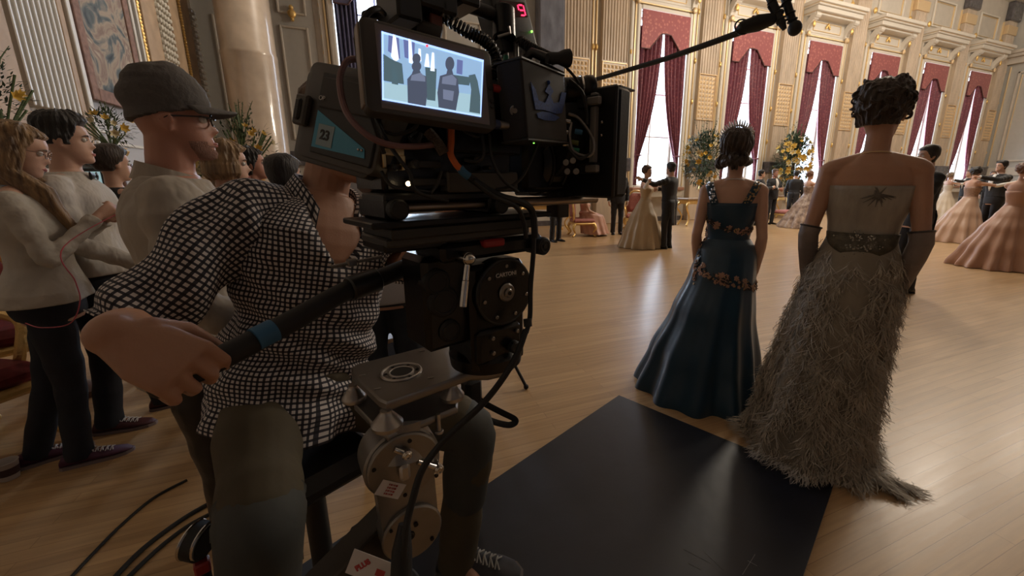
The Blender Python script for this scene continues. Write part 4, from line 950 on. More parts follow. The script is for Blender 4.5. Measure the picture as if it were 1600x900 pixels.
# seated woman in pink under the lens
sp = PZ(912, 368)
ps = Person('woman in a rose satin gown seated on a gilt chair under the camera', (sp.x, sp.y), 345, 1.66, 'f', 'fair', .014)
ps.root.location.z = -.40; ps.M = wmat(ps.root); ps.Mi = ps.M.inverted()
ps.arm(1, (.22, .08, 1.12), (.12, .34, 1.0), curl=.5); ps.arm(-1, (-.22, .08, 1.12), (-.12, .34, 1.0), curl=.5)
ps.legs({-1: (-.08, .52, .49), 1: (.10, .46, .49)}, {-1: (-.09, .46, .93), 1: (.09, .46, .93)}); ps.finish(); ps.hair('updo', 'brown'); ps.face('dark')
m_rose = mat('rose satin', (.52, .27, .19), .38, sheen=.3)
skirt(ps, [(.46, .0, .30, .36, .34), (.60, 0, .27, .30, .34), (.80, 0, .22, .24, .34), (.92, 0, .20, .21, .32), (.99, 0, .10, .19, .24), (1.05, 0, .02, .14, .12)], m_rose, 'skirt', 11, .05, 4, n=100, nz=20)
solid(G().rings([ps.torso(z, .010, 40) for z in np.linspace(.98, 1.30, 9)], caps=False).build('bodice', m_rose, ps.root, world=False), .006)
ps.shoes(mat('cream dance shoe', (.6, .5, .4), .5))
# ================================================================== crew at the left
def at(px, py, d): p = P(px, py, d); return (p.x, p.y, 0)
m_cream_knit = mat('cream fine knit', (.52, .48, .42), .8, noise_amt=.12, noise_scale=9, bump=1, bump_scale=6, bdist=.035); m_jeans = mat('dark indigo denim', (.012, .016, .028), .8, noise_amt=.4, noise_scale=14, bump=.3, bump_scale=18)
m_white_shirt = mat('white cotton shirt', (.55, .51, .46), .75, bump=1, bump_scale=6, bdist=.05, noise_amt=.1, stretch=(1, 1, .45)); m_khakishirt = mat('sand linen shirt', (.42, .37, .31), .8, bump=1, bump_scale=5.5, bdist=.06, noise_amt=.14, noise_scale=6, stretch=(1, 1, .45))
m_black = mat('black cloth', (.012, .012, .014), .8, bump=.3, bump_scale=16); m_lace = mat('white laces', (.55, .53, .55), .7)
m_purple = mat('plum trainer mesh', (.085, .020, .055), .6, noise_amt=.3, noise_scale=40); m_sole = mat('grey rubber sole', (.22, .17, .17), .6); m_maroon = mat('maroon trainer suede', (.07, .018, .024), .6)
m_wire = mat('thin metal frame', (.30, .22, .18), .3, metal=.8); m_dframe = mat('dark tortoise frame', (.03, .02, .018), .25)
def glasses(p, m, r=.0017, round_=True):
    k = p.k; g = G()
    for sd in (-1, 1):
        c = V((sd*.032, .094, .118)); g.tube([p.HM@((c+V((.021*math.cos(a), -.004*abs(math.cos(a)), .017*math.sin(a))))*k) for a in [2*PI*q/20 for q in range(21)]], r*k, 6)
        g.tube([p.HM@(V(q)*k) for q in ((sd*.053, .090, .122), (sd*.070, .070, .124), (sd*.082, -.005, .122), (sd*.080, -.025, .110))], r*k, 6)
    g.tube([p.HM@(V(q)*k) for q in ((-.011, .097, .122), (0, .101, .124), (.011, .097, .122))], r*k, 6)
    o = g.build('glasses', m, p.root, world=False); return o
# girl with the phone
pg = PZ(148, 708)
gp_ = Person('woman with long fair hair, glasses and cream top looking at her phone', pg, img_face(47), 1.63, 'f', 'fair', .008, headyaw=-.05, headpitch=-.28)
gp_.arm(1, (.20, .06, 1.12), (.10, .24, 1.31), hd=(-.35, .8, .55), curl=.75, thumb=-1, pn=(-.7, -.1, .3)); gp_.arm(-1, (-.20, .08, 1.13), (-.04, .26, 1.29), hd=(.35, .8, .4), curl=.75, thumb=1, pn=(.7, -.1, .3))
gp_.legs({1: (.08, -.03, .085), -1: (-.09, -.20, .085)}); gp_.finish(); gp_.face('grey'); gp_.hair('long', 'longblonde'); glasses(gp_, m_wire)
gp_.top('jumper', m_cream_knit, z0=.90, e=.017, fold=.010, remesh=.007, flare=.03); gp_.trousers(m_jeans, remesh=.009, wide=.92, e=.010); gp_.shoes(m_purple, m_sole, 'trainer', laces=m_lace)
ck = G().tube([gp_.B((.062*math.cos(a), -.008+.064*math.sin(a), 1.452)) for a in [2*PI*q/20 for q in range(21)]], .018*gp_.k, 8).build('scarf', mat('navy striped scarf', (.03, .05, .10), .7, noise_amt=.6, noise_scale=60, col2=(.3, .33, .4)), gp_.root, world=False)
hc = lerp(gp_.arms[1][2], gp_.arms[-1][2], .5); M_ = gp_.M
phc = M_@(hc+V((-.01, .105, .065))*gp_.k); R_ = (gp_.root.matrix_basis.to_3x3()@Euler((math.radians(50), 0, 0)).to_matrix())
ph = G().box(phc, (.068, .138, .008), R_, bev=.003).build('mobile_phone', mat('black phone body', (.02, .02, .02), .2), None); tag(ph, 'black mobile phone in the hands of the fair-haired woman', 'phone')
G().box(phc+R_@V((0, 0, .0045)), (.060, .120, .0008), R_).build('screen', mat('phone screen', (.35, .5, .8), .2, emit=1.2), ph, smooth=False)
wire = G().tube(bez([phc+V((0, 0, -.02)), P(100, 385, 1.62), P(118, 440, 1.60), P(125, 470, 1.6), P(110, 505, 1.6), P(65, 512, 1.62), P(40, 505, 1.66)], 8), .0022, 6).build('earphone_cable', mat('red cable', (.35, .04, .06), .5), None)
tag(wire, 'thin red cable looping down from the phone of the fair-haired woman', 'cable')
# bow tie man
bt = Person('dark-haired man in white shirt and black bow tie behind the fair-haired woman', PZ(210, 655), img_face(60), 1.70, 'm', 'fair', .008, headyaw=.12)
bt.arm(1, (.25, .03, 1.12), (.20, .24, .98), curl=.4, thumb=-1); bt.arm(-1, (-.25, .0, 1.12), (-.22, .16, .92), curl=.4); bt.legs({1: (.10, -.06, .085), -1: (-.09, .14, .085)}); bt.finish(); bt.face('dark'); bt.hair('fade', 'black', .004)
bt.top('shirt', m_white_shirt, z0=.93, e=.016, fold=.012, remesh=.008, flare=.04); bt.trousers(m_jeans, remesh=.009); bt.shoes(m_maroon, m_sole, 'trainer', laces=m_lace); bt.bowtie(mat('black silk', (.01, .01, .012), .4), .088)
G().tube([bt.B((.062*math.cos(a), -.006+.064*math.sin(a), 1.462)) for a in [2*PI*q/24 for q in range(25)]], .011*bt.k, 8).build('collar', m_white_shirt, bt.root, world=False)
# bun-haired person in black
bb = Person('person in black with hair in a low bun, back to the camera', at(172, 250, 2.62), img_face(20), 1.60, 'f', 'fair', .011)
bb.arm(1, (.23, .0, 1.10), (.2, .12, .9)); bb.arm(-1, (-.23, .0, 1.10), (-.2, .12, .9)); bb.legs(); bb.finish(); bb.hair('bun', 'dark', .006); bb.face('dark'); bb.top('jacket', m_black, z0=.86, e=.026, remesh=.01); bb.trousers(m_black, remesh=.012); bb.shoes(m_patent)
G().tube([bb.B((.060*math.cos(a), -.010+.06*math.sin(a), 1.455)) for a in [2*PI*q/20 for q in range(21)]], .010*bb.k, 8).build('collar', m_white_shirt, bb.root, world=False)
# cap man
cp = Person('man in grey baseball cap, glasses and sand linen shirt', at(236, 190, 1.15), img_face(52), 1.67, 'm', 'ruddy', .006, headyaw=-.02, lean=.07, headpitch=.03)
cp.arm(1, (.265, .03, 1.12), (.24, .22, .92), thumb=-1); cp.arm(-1, (-.265, .03, 1.12), (-.24, .22, .92)); cp.legs(); cp.finish(); cp.face('brown'); glasses(cp, m_dframe, .0024)
def boff(a, z, p):
    fa = math.cos(a); u = max(0, min(1, (fa+.05)/.25))*max(0, min(1, (.066-z-.012*(fa > .8))/.012))*max(0, min(1, (z+.01)/.01)); return lerp(-.012, .0010, u)
G().rings([[cp.HM@p for p in r] for r in head_rings(cp.k, 64, 48, boff, False, 0)]).build('stubble', mat('grey stubble', (.37, .20, .15), .9, bump=1, bump_scale=300), cp.root, world=False)
cp.top('shirt', m_khakishirt, z0=.84, e=.024, fold=.014, remesh=.008, flare=.03, upto=1.46, slv=1.12); cp.trousers(mat('black waterproof trousers', (.010, .010, .012), .35, bump=.6, bump_scale=9), remesh=.009); cp.shoes(m_patent)
g = G()
for i, (dz, r_, y_) in enumerate(((-.006, .062, 0), (.020, .060, -.006), (.026, .0645, -.004), (.004, .069, .002))): pass
g.rings([[cp.B((r_*math.cos(a), -.020+r_*1.06*math.sin(a)*(1 if math.sin(a) < 0 else .95), z_-.020*math.sin(a))) for a in [2*PI*q/40 for q in range(40)]] for r_, z_ in ((.082, 1.425), (.072, 1.462), (.068, 1.482), (.073, 1.484), (.080, 1.456), (.088, 1.432))], caps=False)
g.build('collar', m_khakishirt, cp.root, world=False)
k = cp.k; m_cap = mat('charcoal cap cloth', (.125, .115, .11), .85, bump=.4, bump_scale=60, noise_amt=.2)
def coff(a, z, p):
    fa = math.cos(a); u = max(0, min(1, (z-.126-.020*fa)/.006)); return lerp(-.02, .0105+.010*max(0, (z-.15)/.07)*(1+.8*max(0, fa))+.004*math.sin(z*120)*max(0, -fa), u)
cpo = G().rings([[cp.HM@(p+V((0, 0, .020*max(0, p.z-.15*k)/(.085*k)))) for p in r] for r in head_rings(k, 64, 60, coff, False, 0)]).build('cap', m_cap, cp.root, world=False)
rows = []
for i in range(9):
    t = i/8; rows.append([cp.HM@(V((math.sin(a)*(.079+.004*t), .086*math.cos(a)*.95+(.070*t)*(math.cos(a)**.7 if math.cos(a) > 0 else 0)+.010, .158-.010*t-.018*abs(math.sin(a))*t))*k) for a in [lerp(-1.25, 1.25, j/20) for j in range(21)]])
solid(G().rings(rows, caps=False, closed=False).build('brim', m_cap, cpo, world=False), .004)
G().ball(cp.HM@(V((0, -.008, .266))*k), .008*k, 10, 6).build('button', m_cap, cpo, world=False)
# blonde with bob
bl = Person('fair woman with a bob and black top in profile beside the yellow lilies', at(352, 262, 1.98), img_face(52), 1.57, 'f', 'fair', .008)
bl.arm(1, (.22, .03, 1.10), (.16, .22, 1.0), thumb=-1); bl.arm(-1, (-.22, .03, 1.10), (-.16, .22, 1.0)); bl.legs(); bl.finish(); bl.face('brown'); bl.hair('bob', 'blonde'); bl.top('black_top', m_black, z0=.88, e=.02, remesh=.009, upto=1.45); bl.trousers(m_black, remesh=.012); bl.shoes(m_patent)
# man, hand on chin
ch = Person('dark-haired man in profile resting his chin on his hand', at(394, 266, 2.85), img_face(55), 1.61, 'm', 'ruddy', .009, headpitch=.12)
ch.arm(1, (.22, .20, 1.20), (.07, .20, 1.40), hd=(-.3, -.1, .9), curl=1.0, thumb=-1, pn=(-.2, -1, 0)); ch.arm(-1, (-.22, .12, 1.12), (-.02, .28, 1.08)); ch.legs(); ch.finish(); ch.face('black'); ch.hair('short', 'black'); ch.top('jumper', mat('navy jumper', (.015, .018, .035), .8), z0=.88, e=.022, remesh=.011); ch.trousers(m_black, remesh=.012); ch.shoes(m_patent)
bk = Person('black-haired person whose head shows over the checked collar', at(444, 275, 2.35), img_face(30), 1.52, 'm', 'fair', .011)
bk.arm(1, (.25, .0, 1.10), (.2, .12, .9)); bk.arm(-1, (-.25, .0, 1.10), (-.2, .12, .9)); bk.legs(); bk.finish(); bk.face('black'); bk.hair('short', 'black', .01); bk.top('jacket', m_black, z0=.86, e=.026, remesh=.012); bk.trousers(m_black, remesh=.012); bk.shoes(m_patent)
jn = Person('person in pale grey shirt and blue jeans standing beyond the pan handle', at(600, 420, 1.92), img_face(-20), 1.74, 'm', 'fair', .011)
jn.arm(1, (.25, .0, 1.12), (.19, .22, 1.1)); jn.arm(-1, (-.25, .0, 1.12), (-.19, .22, 1.1)); jn.legs(); jn.finish(); jn.face('brown'); jn.hair('short', 'brown'); jn.top('shirt', mat('pale grey shirt', (.50, .50, .52), .8, bump=.5, bump_scale=10), z0=.84, e=.024, sl=.5, remesh=.009, flare=.02); jn.trousers(mat('blue jeans', (.03, .042, .06), .8, noise_amt=.4, noise_scale=18), remesh=.009, wide=1.05); jn.shoes(m_patent)

# ================================================================== camera operator
def gingham():
    m = bpy.data.materials.new('navy and white checked cotton'); m.use_nodes = True; nt = m.node_tree; N = nt.nodes; L = nt.links; b = N['Principled BSDF']; b.inputs['Roughness'].default_value = .85
    uv = N.new('ShaderNodeUVMap'); uv.uv_map = 'uv'; sx = N.new('ShaderNodeSeparateXYZ'); L.new(uv.outputs[0], sx.inputs[0]); out = []
    for i in (0, 1):
        a = N.new('ShaderNodeMath'); a.operation = 'MULTIPLY'; a.inputs[1].default_value = 1/.0124; L.new(sx.outputs[i], a.inputs[0])
        f = N.new('ShaderNodeMath'); f.operation = 'FRACT'; L.new(a.outputs[0], f.inputs[0])
        c = N.new('ShaderNodeMath'); c.operation = 'LESS_THAN'; c.inputs[1].default_value = .42; L.new(f.outputs[0], c.inputs[0]); out.append(c)
    ad = N.new('ShaderNodeMath'); ad.operation = 'ADD'; L.new(out[0].outputs[0], ad.inputs[0]); L.new(out[1].outputs[0], ad.inputs[1])
    hf = N.new('ShaderNodeMath'); hf.operation = 'MULTIPLY'; hf.inputs[1].default_value = .5; L.new(ad.outputs[0], hf.inputs[0])
    r = N.new('ShaderNodeValToRGB'); r.color_ramp.interpolation = 'CONSTANT'; E_ = r.color_ramp.elements; E_[0].color = (.62, .58, .56, 1); E_[0].position = 0; E_[1].position = .25; E_[1].color = (.040, .038, .050, 1); e = E_.new(.75); e.color = (.012, .012, .018, 1)
    L.new(hf.outputs[0], r.inputs[0]); L.new(r.outputs[0], b.inputs['Base Color']); return m
m_check = gingham()
H_ = P(455, 660, 1.15); N_ = P(512, 302, 1.12); up = (N_-H_).normalized(); f_ = deg(img_face(128)); f_ = (f_-up*f_.dot(up)).normalized(); rt = f_.cross(up)
op = Person('camera operator in a navy and white checked shirt and khaki trousers gripping the pan handle', (0, 0), 0, 1.76, 'm', 'tan', .0036, headyaw=.7, headpitch=-.05)
k = op.k; RM = Matrix((rt, f_, up)).transposed(); loc = N_-RM@V((0, 0, 1.47*k)); op.root.location = loc; op.root.rotation_euler = RM.to_euler(); op.M = wmat(op.root); op.Mi = op.M.inverted()
h0 = P(300, 582, .545); h1 = P(690, 403, .84); hx = (h1-h0).normalized()
pnw = (cf*.685-cu*.51-cr*.43); pnw = (pnw-hx*pnw.dot(hx)).normalized(); dr = pnw.cross(hx)
if dr.dot(cr) < 0: dr = -dr
dr = (dr*.80+hx*.40).normalized()
palm = P(262, 574, .535)-pnw*.034; wr_w = palm-dr*.062
op.arm(1, P(200, 516, .83), wr_w, world=True, thick=1.02, hd=(op.Mi.to_3x3()@dr), pn=(op.Mi.to_3x3()@pnw), curl=.68, thumb=(1 if dr.cross(pnw).dot(hx) > 0 else -1)*(1 if op.Mi.determinant() > 0 else -1))
op.arm(-1, P(640, 420, 1.16), P(690, 345, .98), world=True, curl=.6)
W = op.W
ank = {1: W(P(405, 1080, .90))/k, -1: W(P(722, 862, 1.34))/k}; kne = {1: W(P(408, 835, .84))/k, -1: W(P(732, 672, 1.22))/k}
op.legs(ank, kne); op.finish(); op.face('brown'); op.hair('short', 'brown')
# checked shirt, cut with its own uv so that the checks follow the cloth
g = G(); R = []; zs = np.linspace(.845, 1.455, 84); nn = 110
for z in zs:
    e = .020+.010*max(0, 1-(z-.80)/.22)+(.008*math.exp(-((z-1.08)/.10)**2)); e -= .014*max(0, (z-1.38)/.07)
    fl_ = max(0, 1-(z-.845)/.16)**1.3
    r = op.torso(z, e, nn); r = [p+V((.012*fl_*(1 if p.x > 0 else -1), .050*fl_*max(0, math.sin(2*PI*j/nn)), 0)) for j, p in enumerate(r)]; c = sum(r, V((0, 0, 0)))/nn; q = []
    for j, p in enumerate(r):
        a = 2*PI*j/nn; d = .011*math.sin(9*z*8+3*math.sin(2*a+z*9)+2*a)*max(0, 1-abs(z-1.05)/.28)+.022*noise.noise(V((math.cos(a)*2.0, math.sin(a)*2.0, z*7)))+.007*noise.noise(V((p.x*26, p.y*26, z*20)))
        if z < .90: d += .014*math.sin(5*a+1)*(1-(z-.80)/.10)
        if z > 1.36: d *= .3
        vv = max(0, min(1, (z-1.27)/.17)); da = abs(a-PI/2)
        if vv > 0 and da < .62*vv: d -= .045*min(1, (.62*vv-da)/.07)
        dn = (p-c); dn.z = 0; dn.normalize(); zz = 0
        if z < .86: zz = -.02*math.sin(a)**2*max(0, 1-(z-.845)/.03)
        q.append(p+dn*d+V((0, 0, zz)))
    R.append(q)
g.rings(R, caps=False, uvs=1.12)
S_, E_, W__ = op.arms[1]; c0 = op.B((.07, -.014, 1.405))
def sleeve(g, pts, rad, n=56, per=.46, amp=.010, sd=0):
    pts = bez(pts, 8); rad = [lerp(rad[min(i//8, len(rad)-1)], rad[min(i//8+1, len(rad)-1)], (i % 8)/8) for i in range(len(pts))]; fx = None; rr = []
    for i, p in enumerate(pts):
        t = (pts[min(i+1, len(pts)-1)]-pts[max(i-1, 0)]).normalized()
        if fx is None: fx, fy, _ = fr(t, (0, 1, 0))
        else: fx = (fx-t*fx.dot(t)).normalized(); fy = t.cross(fx)
        rr.append([p+(fx*math.cos(a)+fy*math.sin(a))*(rad[i]+amp*math.sin(i*.55+1.6*math.sin(a+sd)+a)*(min(1, i/10))+.014*noise.noise(V((math.cos(a)*1.7+sd, math.sin(a)*1.7, i*.14)))) for a in [2*PI*j/n for j in range(n)]])
    g.rings(rr, caps=False, uvs=per); return rr[-1]
end = sleeve(g, [c0, lerp(c0, S_, .75)+V((0, 0, -.005)), lerp(S_, E_, .15), lerp(S_, E_, .5), lerp(S_, E_, .86), lerp(S_, E_, 1.0)], [.052, .080, .088, .080, .073, .074])
S2, E2, W2 = op.arms[-1]; c1 = op.B((-.07, -.014, 1.405))
sleeve(g, [c1, lerp(c1, S2, .75), lerp(S2, E2, .15), lerp(S2, E2, .5), lerp(S2, E2, .9)], [.052, .078, .078, .070, .066], sd=2)
sh = g.build('shirt', m_check, op.root, world=False); sh.data.materials[0] = m_check; solid(sh, .003)
# open collar, placket, buttons
def col_pt(a, z, r): return op.B((r*math.cos(a), -.012+r*1.02*math.sin(a), z))
rows = []
for r_, z_ in ((.078, 1.44), (.072, 1.478), (.070, 1.505), (.078, 1.507), (.104, 1.448)):
    row = []
    for j in range(41):
        a = PI/2+.50+(2*PI-1.0)*j/40; fr_ = abs(j-20)/20; rr_ = r_*(1+.42*fr_**4*(1 if z_ < 1.48 else .8)); row.append(col_pt(a, z_-.085*fr_**4-(.050*fr_**6 if r_ > .09 else 0), rr_))
    rows.append(row)
co = G().rings(rows, caps=False, closed=False, uvs=.46).build('collar', m_check, op.root, world=False); solid(co, .003)
pk = G(); bt_ = G(); rows = []
for i in range(30):
    z = lerp(1.29, .845, i/29); e = .026+.011*max(0, 1-(z-.80)/.22)+.008*math.exp(-((z-1.08)/.10)**2); rx, ry, cy = interp(op.T, z)
    rows.append([op.B((x-.004, cy+ry+e+.007*(1-abs(x)/.03)+.050*max(0, 1-(z-.845)/.16)**1.3, z0)) for x in (-.018, -.009, 0, .009, .018)])
solid(G().rings(rows, caps=False, closed=False, uvs=.036).build('placket', m_check, op.root, world=False), .003)
for i in (2, 7, 12, 17, 22, 27): bt_ = G().cyl(rows[i][2], rows[i][2]+V((0, .004, 0)), .0055, n=12); bt_.build('button', mat('pearl button', (.5, .47, .42), .3), op.root, world=False)
# trousers with knee panels
m_khaki = mat('olive khaki trouser cloth', (.085, .068, .040), .85, noise_amt=.2, noise_scale=6, bump=.7, bump_scale=7, stretch=(1, 1, .5)); m_knee = mat('slate knee panel', (.055, .058, .054), .8, bump=.5, bump_scale=8, noise_amt=.15)
op.trousers(m_khaki, remesh=.009, wide=1.08, e=.024, top=.99)
for sd in (1, -1):
    K_ = op.kne[sd]; A_ = op.ank[sd]; Hh = V((sd*.086, -.005, .90))*k; a, b = (.80, .75) if sd > 0 else (.50, .55)
    G().tube(bez([lerp(Hh, K_, a), lerp(Hh, K_, (a+1)/2), K_, lerp(K_, A_, b*.5), lerp(K_, A_, b)], 4), [v*k for v in ([.088, .084, .084, .084, .084, .086, .085, .082, .080, .078, .077, .076, .075, .074, .073, .072, .070] if sd > 0 else [.089, .086, .084, .082, .081, .081, .081, .080, .079, .077, .075, .074, .073, .072, .070, .068, .064])], 20, caps=False).build('knee_panel', m_knee, op.root, world=False, remesh=0)
bpy.context.view_layer.update()
# shoes in world space: flat soles
for sd in (1, -1):
    A_ = op.M@op.ank[sd]; d = deg(img_face(95 if sd < 0 else 130)); s_ = d.cross(V((0, 0, 1))); g = G(); rr = []
    for y, w, top in ((-.085, .026, .05), (-.06, .036, .10), (-.02, .038, .11), (.03, .040, .085), (.08, .046, .062), (.13, .047, .052), (.17, .038, .042), (.195, .014, .028)):
        rr.append([V((A_.x, A_.y, A_.z-.09))+d*y+s_*(w*math.copysign(abs(math.cos(a))**.7, math.cos(a)))+V((0, 0, .014+(top-.014)*(.5+.5*math.sin(a)))) for a in [2*PI*j/18 for j in range(18)]])
    o = G().rings(rr).build('shoe', mat('charcoal hiking shoe', (.035, .035, .042), .7, noise_amt=.3, noise_scale=30), op.root); 
    G().rings([[V((A_.x, A_.y, A_.z-.09))+d*y*1.04+s_*x+V((0, 0, z)) for x, z in ((-w*1.08, 0), (w*1.08, 0), (w*1.08, .018), (-w*1.08, .018))] for y, w, t in ((-.085, .026, 0), (-.05, .038, 0), (.03, .042, 0), (.12, .049, 0), (.17, .042, 0), (.195, .016, 0))]).build('sole', mat('taupe rubber', (.14, .12, .11), .7), o, smooth=False)
    lg = G()
    for i in range(5):
        c_ = V((A_.x, A_.y, A_.z-.09))+d*(.035+.02*i)+V((0, 0, lerp(.094, .066, i/4))); lg.tube([c_-s_*.024-V((0, 0, .01)), c_+V((0, 0, .003)), c_+s_*.024+d*.014-V((0, 0, .01))], .003, 6); lg.tube([c_+s_*.024-V((0, 0, .01)), c_+V((0, 0, .004)), c_-s_*.024+d*.014-V((0, 0, .01))], .003, 6)
    lg.build('laces', mat('grey bootlace', (.3, .3, .28), .7), o)
# ================================================================== cine camera rig
m_blk = mat('black anodised metal', (.006, .006, .007), .28, metal=.3, bump=.05, bump_scale=200); m_blk2 = mat('black plastic', (.008, .008, .008), .38); m_rub = mat('black rubber', (.007, .007, .008), .6)
m_gm = mat('gunmetal grey', (.030, .029, .027), .45, metal=.4); m_case = mat('grey brown magnesium casing', (.062, .056, .050), .5, noise_amt=.12, noise_scale=20); m_sil = mat('machined aluminium', (.44, .41, .38), .33, metal=.9, bump=.05, bump_scale=150)
m_steel = mat('polished steel', (.55, .52, .48), .2, metal=1); m_alu = mat('warm grey anodised aluminium', (.27, .25, .23), .36, metal=.85, noise_amt=.08, noise_scale=30); m_brass = mat('brass screw', (.5, .38, .2), .3, metal=.9)
m_red = mat('red anodised part', (.30, .012, .015), .4); m_blue = mat('blue cable tape', (.03, .13, .26), .6); m_orange = mat('orange cable boot', (.62, .14, .03), .5); m_mauve = mat('mauve rubber hose', (.17, .085, .085), .5); m_green = mat('green tape', (.02, .22, .12), .5)
m_labelw = mat('white label', (.62, .58, .56), .6); m_redink = mat('red print', (.45, .05, .05), .6); m_greyink = mat('grey print', (.3, .3, .3), .6); m_pale = mat('pale print', (.55, .52, .5), .5)
led_g = mat('green led', (.25, 1, .1), .3, emit=3); led_r = mat('red display digit', (1, .03, .10), .3, emit=3.2); led_w = mat('warm pilot light', (1, .72, .4), .3, emit=6)
A_ = deg(20); Sv = deg(-70); UP = V((0, 0, 1)); RR = Matrix((A_, Sv.cross(A_)*-1 if False else UP.cross(A_), UP)).transposed()   # columns: along, away, up
O_ = P(780, 230, .80)
def onp(px, py, s=0.0):              # point seen at a pixel on the rig's vertical side plane s metres towards the camera
    r = ray(px, py); o = V((O_.x, O_.y, 0))+Sv*s; t = (o-EYE).dot(Sv)/r.dot(Sv); return EYE+r*t
def az(p): d = p-O_; return d.x*A_.x+d.y*A_.y, p.z
def rigp(a, s, z): return V((O_.x, O_.y, 0))+A_*a+Sv*s+V((0, 0, z))
def sbox(g, x0, y0, x1, y1, s1, s0, bev=.003):       # box between two side planes whose near face fills a pixel rectangle
    a0, z0 = az(onp(x0, (y0+y1)/2, s1)); a1, z1 = az(onp(x1, (y0+y1)/2, s1)); za = az(onp((x0+x1)/2, y0, s1))[1]; zb = az(onp((x0+x1)/2, y1, s1))[1]
    g.box(rigp((a0+a1)/2, (s0+s1)/2, (za+zb)/2), (abs(a1-a0), abs(s1-s0), abs(za-zb)), RR, bev); return g
def qbox(g, tl, tr, br, bl, depth):  # slab with a given near face, depth pushed straight back from that face
    q = [P(*c) for c in (tl, tr, br, bl)]; n = (q[1]-q[0]).cross(q[3]-q[0]).normalized()
    if n.dot(q[0]-EYE) < 0: n = -n
    return g.add(q+[p+n*depth for p in q], [(0, 1, 2, 3), (7, 6, 5, 4), (0, 4, 5, 1), (1, 5, 6, 2), (2, 6, 7, 3), (3, 7, 4, 0)]), q, n
def rslab(name, m, q, depth, parent, rad=.012, n=None, bev=.004):      # rounded slab on a quad q (tl, tr, br, bl)
    x = (q[1]-q[0]); y = (q[0]-q[3]); w, h = x.length, (y.length+(q[1]-q[2]).length)/2; x.normalize(); c = sum(q, V((0, 0, 0)))/4; z = x.cross(y).normalized(); y = z.cross(x).normalized()
    if z.dot(c-EYE) > 0: z = -z
    def ring(i, d):
        out = []
        for cx, cy, a0 in ((1, 1, 0), (-1, 1, 90), (-1, -1, 180), (1, -1, 270)):
            for t in range(6):
                a = math.radians(a0+18*t); r = max(rad-i, .0005); out.append(c+x*(cx*(w/2-rad)+r*math.cos(a))+y*(cy*(h/2-rad)+r*math.sin(a))-z*d)
        return out
    o = G().rings([ring(bev, 0), ring(bev*.3, bev*.3), ring(0, bev), ring(0, depth-bev), ring(bev, depth)]).build(name, m, parent); return o, c, x, y, z, w, h
cr_ = thing('cinema_camera', 'large black digital cine camera rig with monitor, cables and matte box', 'camera', rigp(0, 0, 1.30))
B = cr_
def part(name, m, g, par=None, smooth=True): return g.build(name, m, par or B, smooth=smooth)
# bodies
g = G(); sbox(g, 592, 118, 800, 302, .03, -.10, .008); cb = part('camera_body', m_blk, g)
g = G(); sbox(g, 766, 104, 838, 215, .020, -.06, .006); sbox(g, 700, 196, 815, 240, .06, -.05, .004); part('electronics_box', m_blk, g)
g = G(); sbox(g, 820, 205, 900, 300, .03, -.08, .01); part('lens_housing', m_blk, g)
ca, cz_ = az(onp(860, 258, 0)); part('lens', m_blk2, G().lathe([(.055, 0), (.062, .01), (.062, .06), (.058, .062), (.058, .09), (.066, .092), (.066, .14), (.05, .145)], rigp(ca-.05, -.02, cz_), A_, 40))
g = G()
for q in range(3): g.torus(rigp(ca-.03+.04*q, -.02, cz_), .0635, .004, A_, 40, 6)
part('focus_ring', m_rub, g)
g = G(); sbox(g, 700, 268, 810, 300, .055, .0, .003); part('side_rail', m_case, g)
g = G(); sbox(g, 642, 250, 690, 262, .05, .0, .002); sbox(g, 640, 278, 735, 290, .05, 0, .002); part('cage_plate', m_gm, g)
# side controls, screws, ports
rnd = random.Random(21)
for (x, y, r) in ((648, 256, .0075), (744, 250, .007), (652, 220, .006), (617, 262, .005), (672, 218, .005), (735, 212, .0045), (804, 173, .009), (765, 262, .004)):
    p = onp(x, y, .055); part('screw', m_gm, G().cyl(p-Sv*.02, p+Sv*.004, r, n=16, bev=.001).torus(p+Sv*.004, r*.6, r*.14, Sv, 14, 5))
for (x0, y0, x1, y1) in ((598, 236, 604, 262), (602, 232, 632, 243), (625, 243, 634, 258), (628, 256, 633, 266)):
    g = G(); sbox(g, x0, y0, x1, y1, .045, .02, .001); part('silver_bracket', m_brass, g)
p = onp(638, 287, .06); part('pilot_light', led_w, G().ball(p, .004, 12, 8))
# codec recorder magazines at the rear
q = [P(470, 96, .66), P(597, 118, .60), P(590, 258, .60), P(486, 258, .66)]
o, c, x, y, z, w, h = rslab('recorder_magazine', m_case, q, .055, B, .016)
q2 = [p_+V((0, 0, 0))-x*.031-z*.02+y*(-.008) for p_ in q]; o2 = rslab('recorder_magazine', m_case, q2, .04, B, .014)[0]
def onf(u, v, d=.0006): return c+x*(u*w/2)+y*(v*h/2)+z*d
def slab_on(u0, v0, u1, v1, t, m, name, par, d=.0): return G().box(onf((u0+u1)/2, (v0+v1)/2, d+t/2), (abs(u1-u0)*w/2, abs(v1-v0)*h/2, t), Matrix((x, y, z)).transposed(), min(.003, t*.45)).build(name, m, par)
slab_on(-.58, -.86, .92, .80, .004, m_gm, 'recess_panel', o); slab_on(-.50, .08, .9, .70, .005, mat('dark brown grip panel', (.030, .026, .022), .6), 'grip_panel', o, .003)
slab_on(-1.05, -.38, -.74, .26, .012, m_case, 'latch', o, .0); slab_on(-.99, -.28, -.84, .16, .016, m_gm, 'latch_tongue', o)
zz = .0045; tri = [onf(-.52, .02, zz), onf(-.52, -.74, zz), onf(.78, -.70, zz), onf(.74, -.52, zz)]
G().add(tri+[p_+z*.0006 for p_ in tri], [(0, 1, 2, 3), (7, 6, 5, 4), (0, 4, 5, 1), (1, 5, 6, 2), (2, 6, 7, 3), (3, 7, 4, 0)]).build('blue_label', mat('sky blue label', (.05, .27, .42), .5), o, smooth=False)
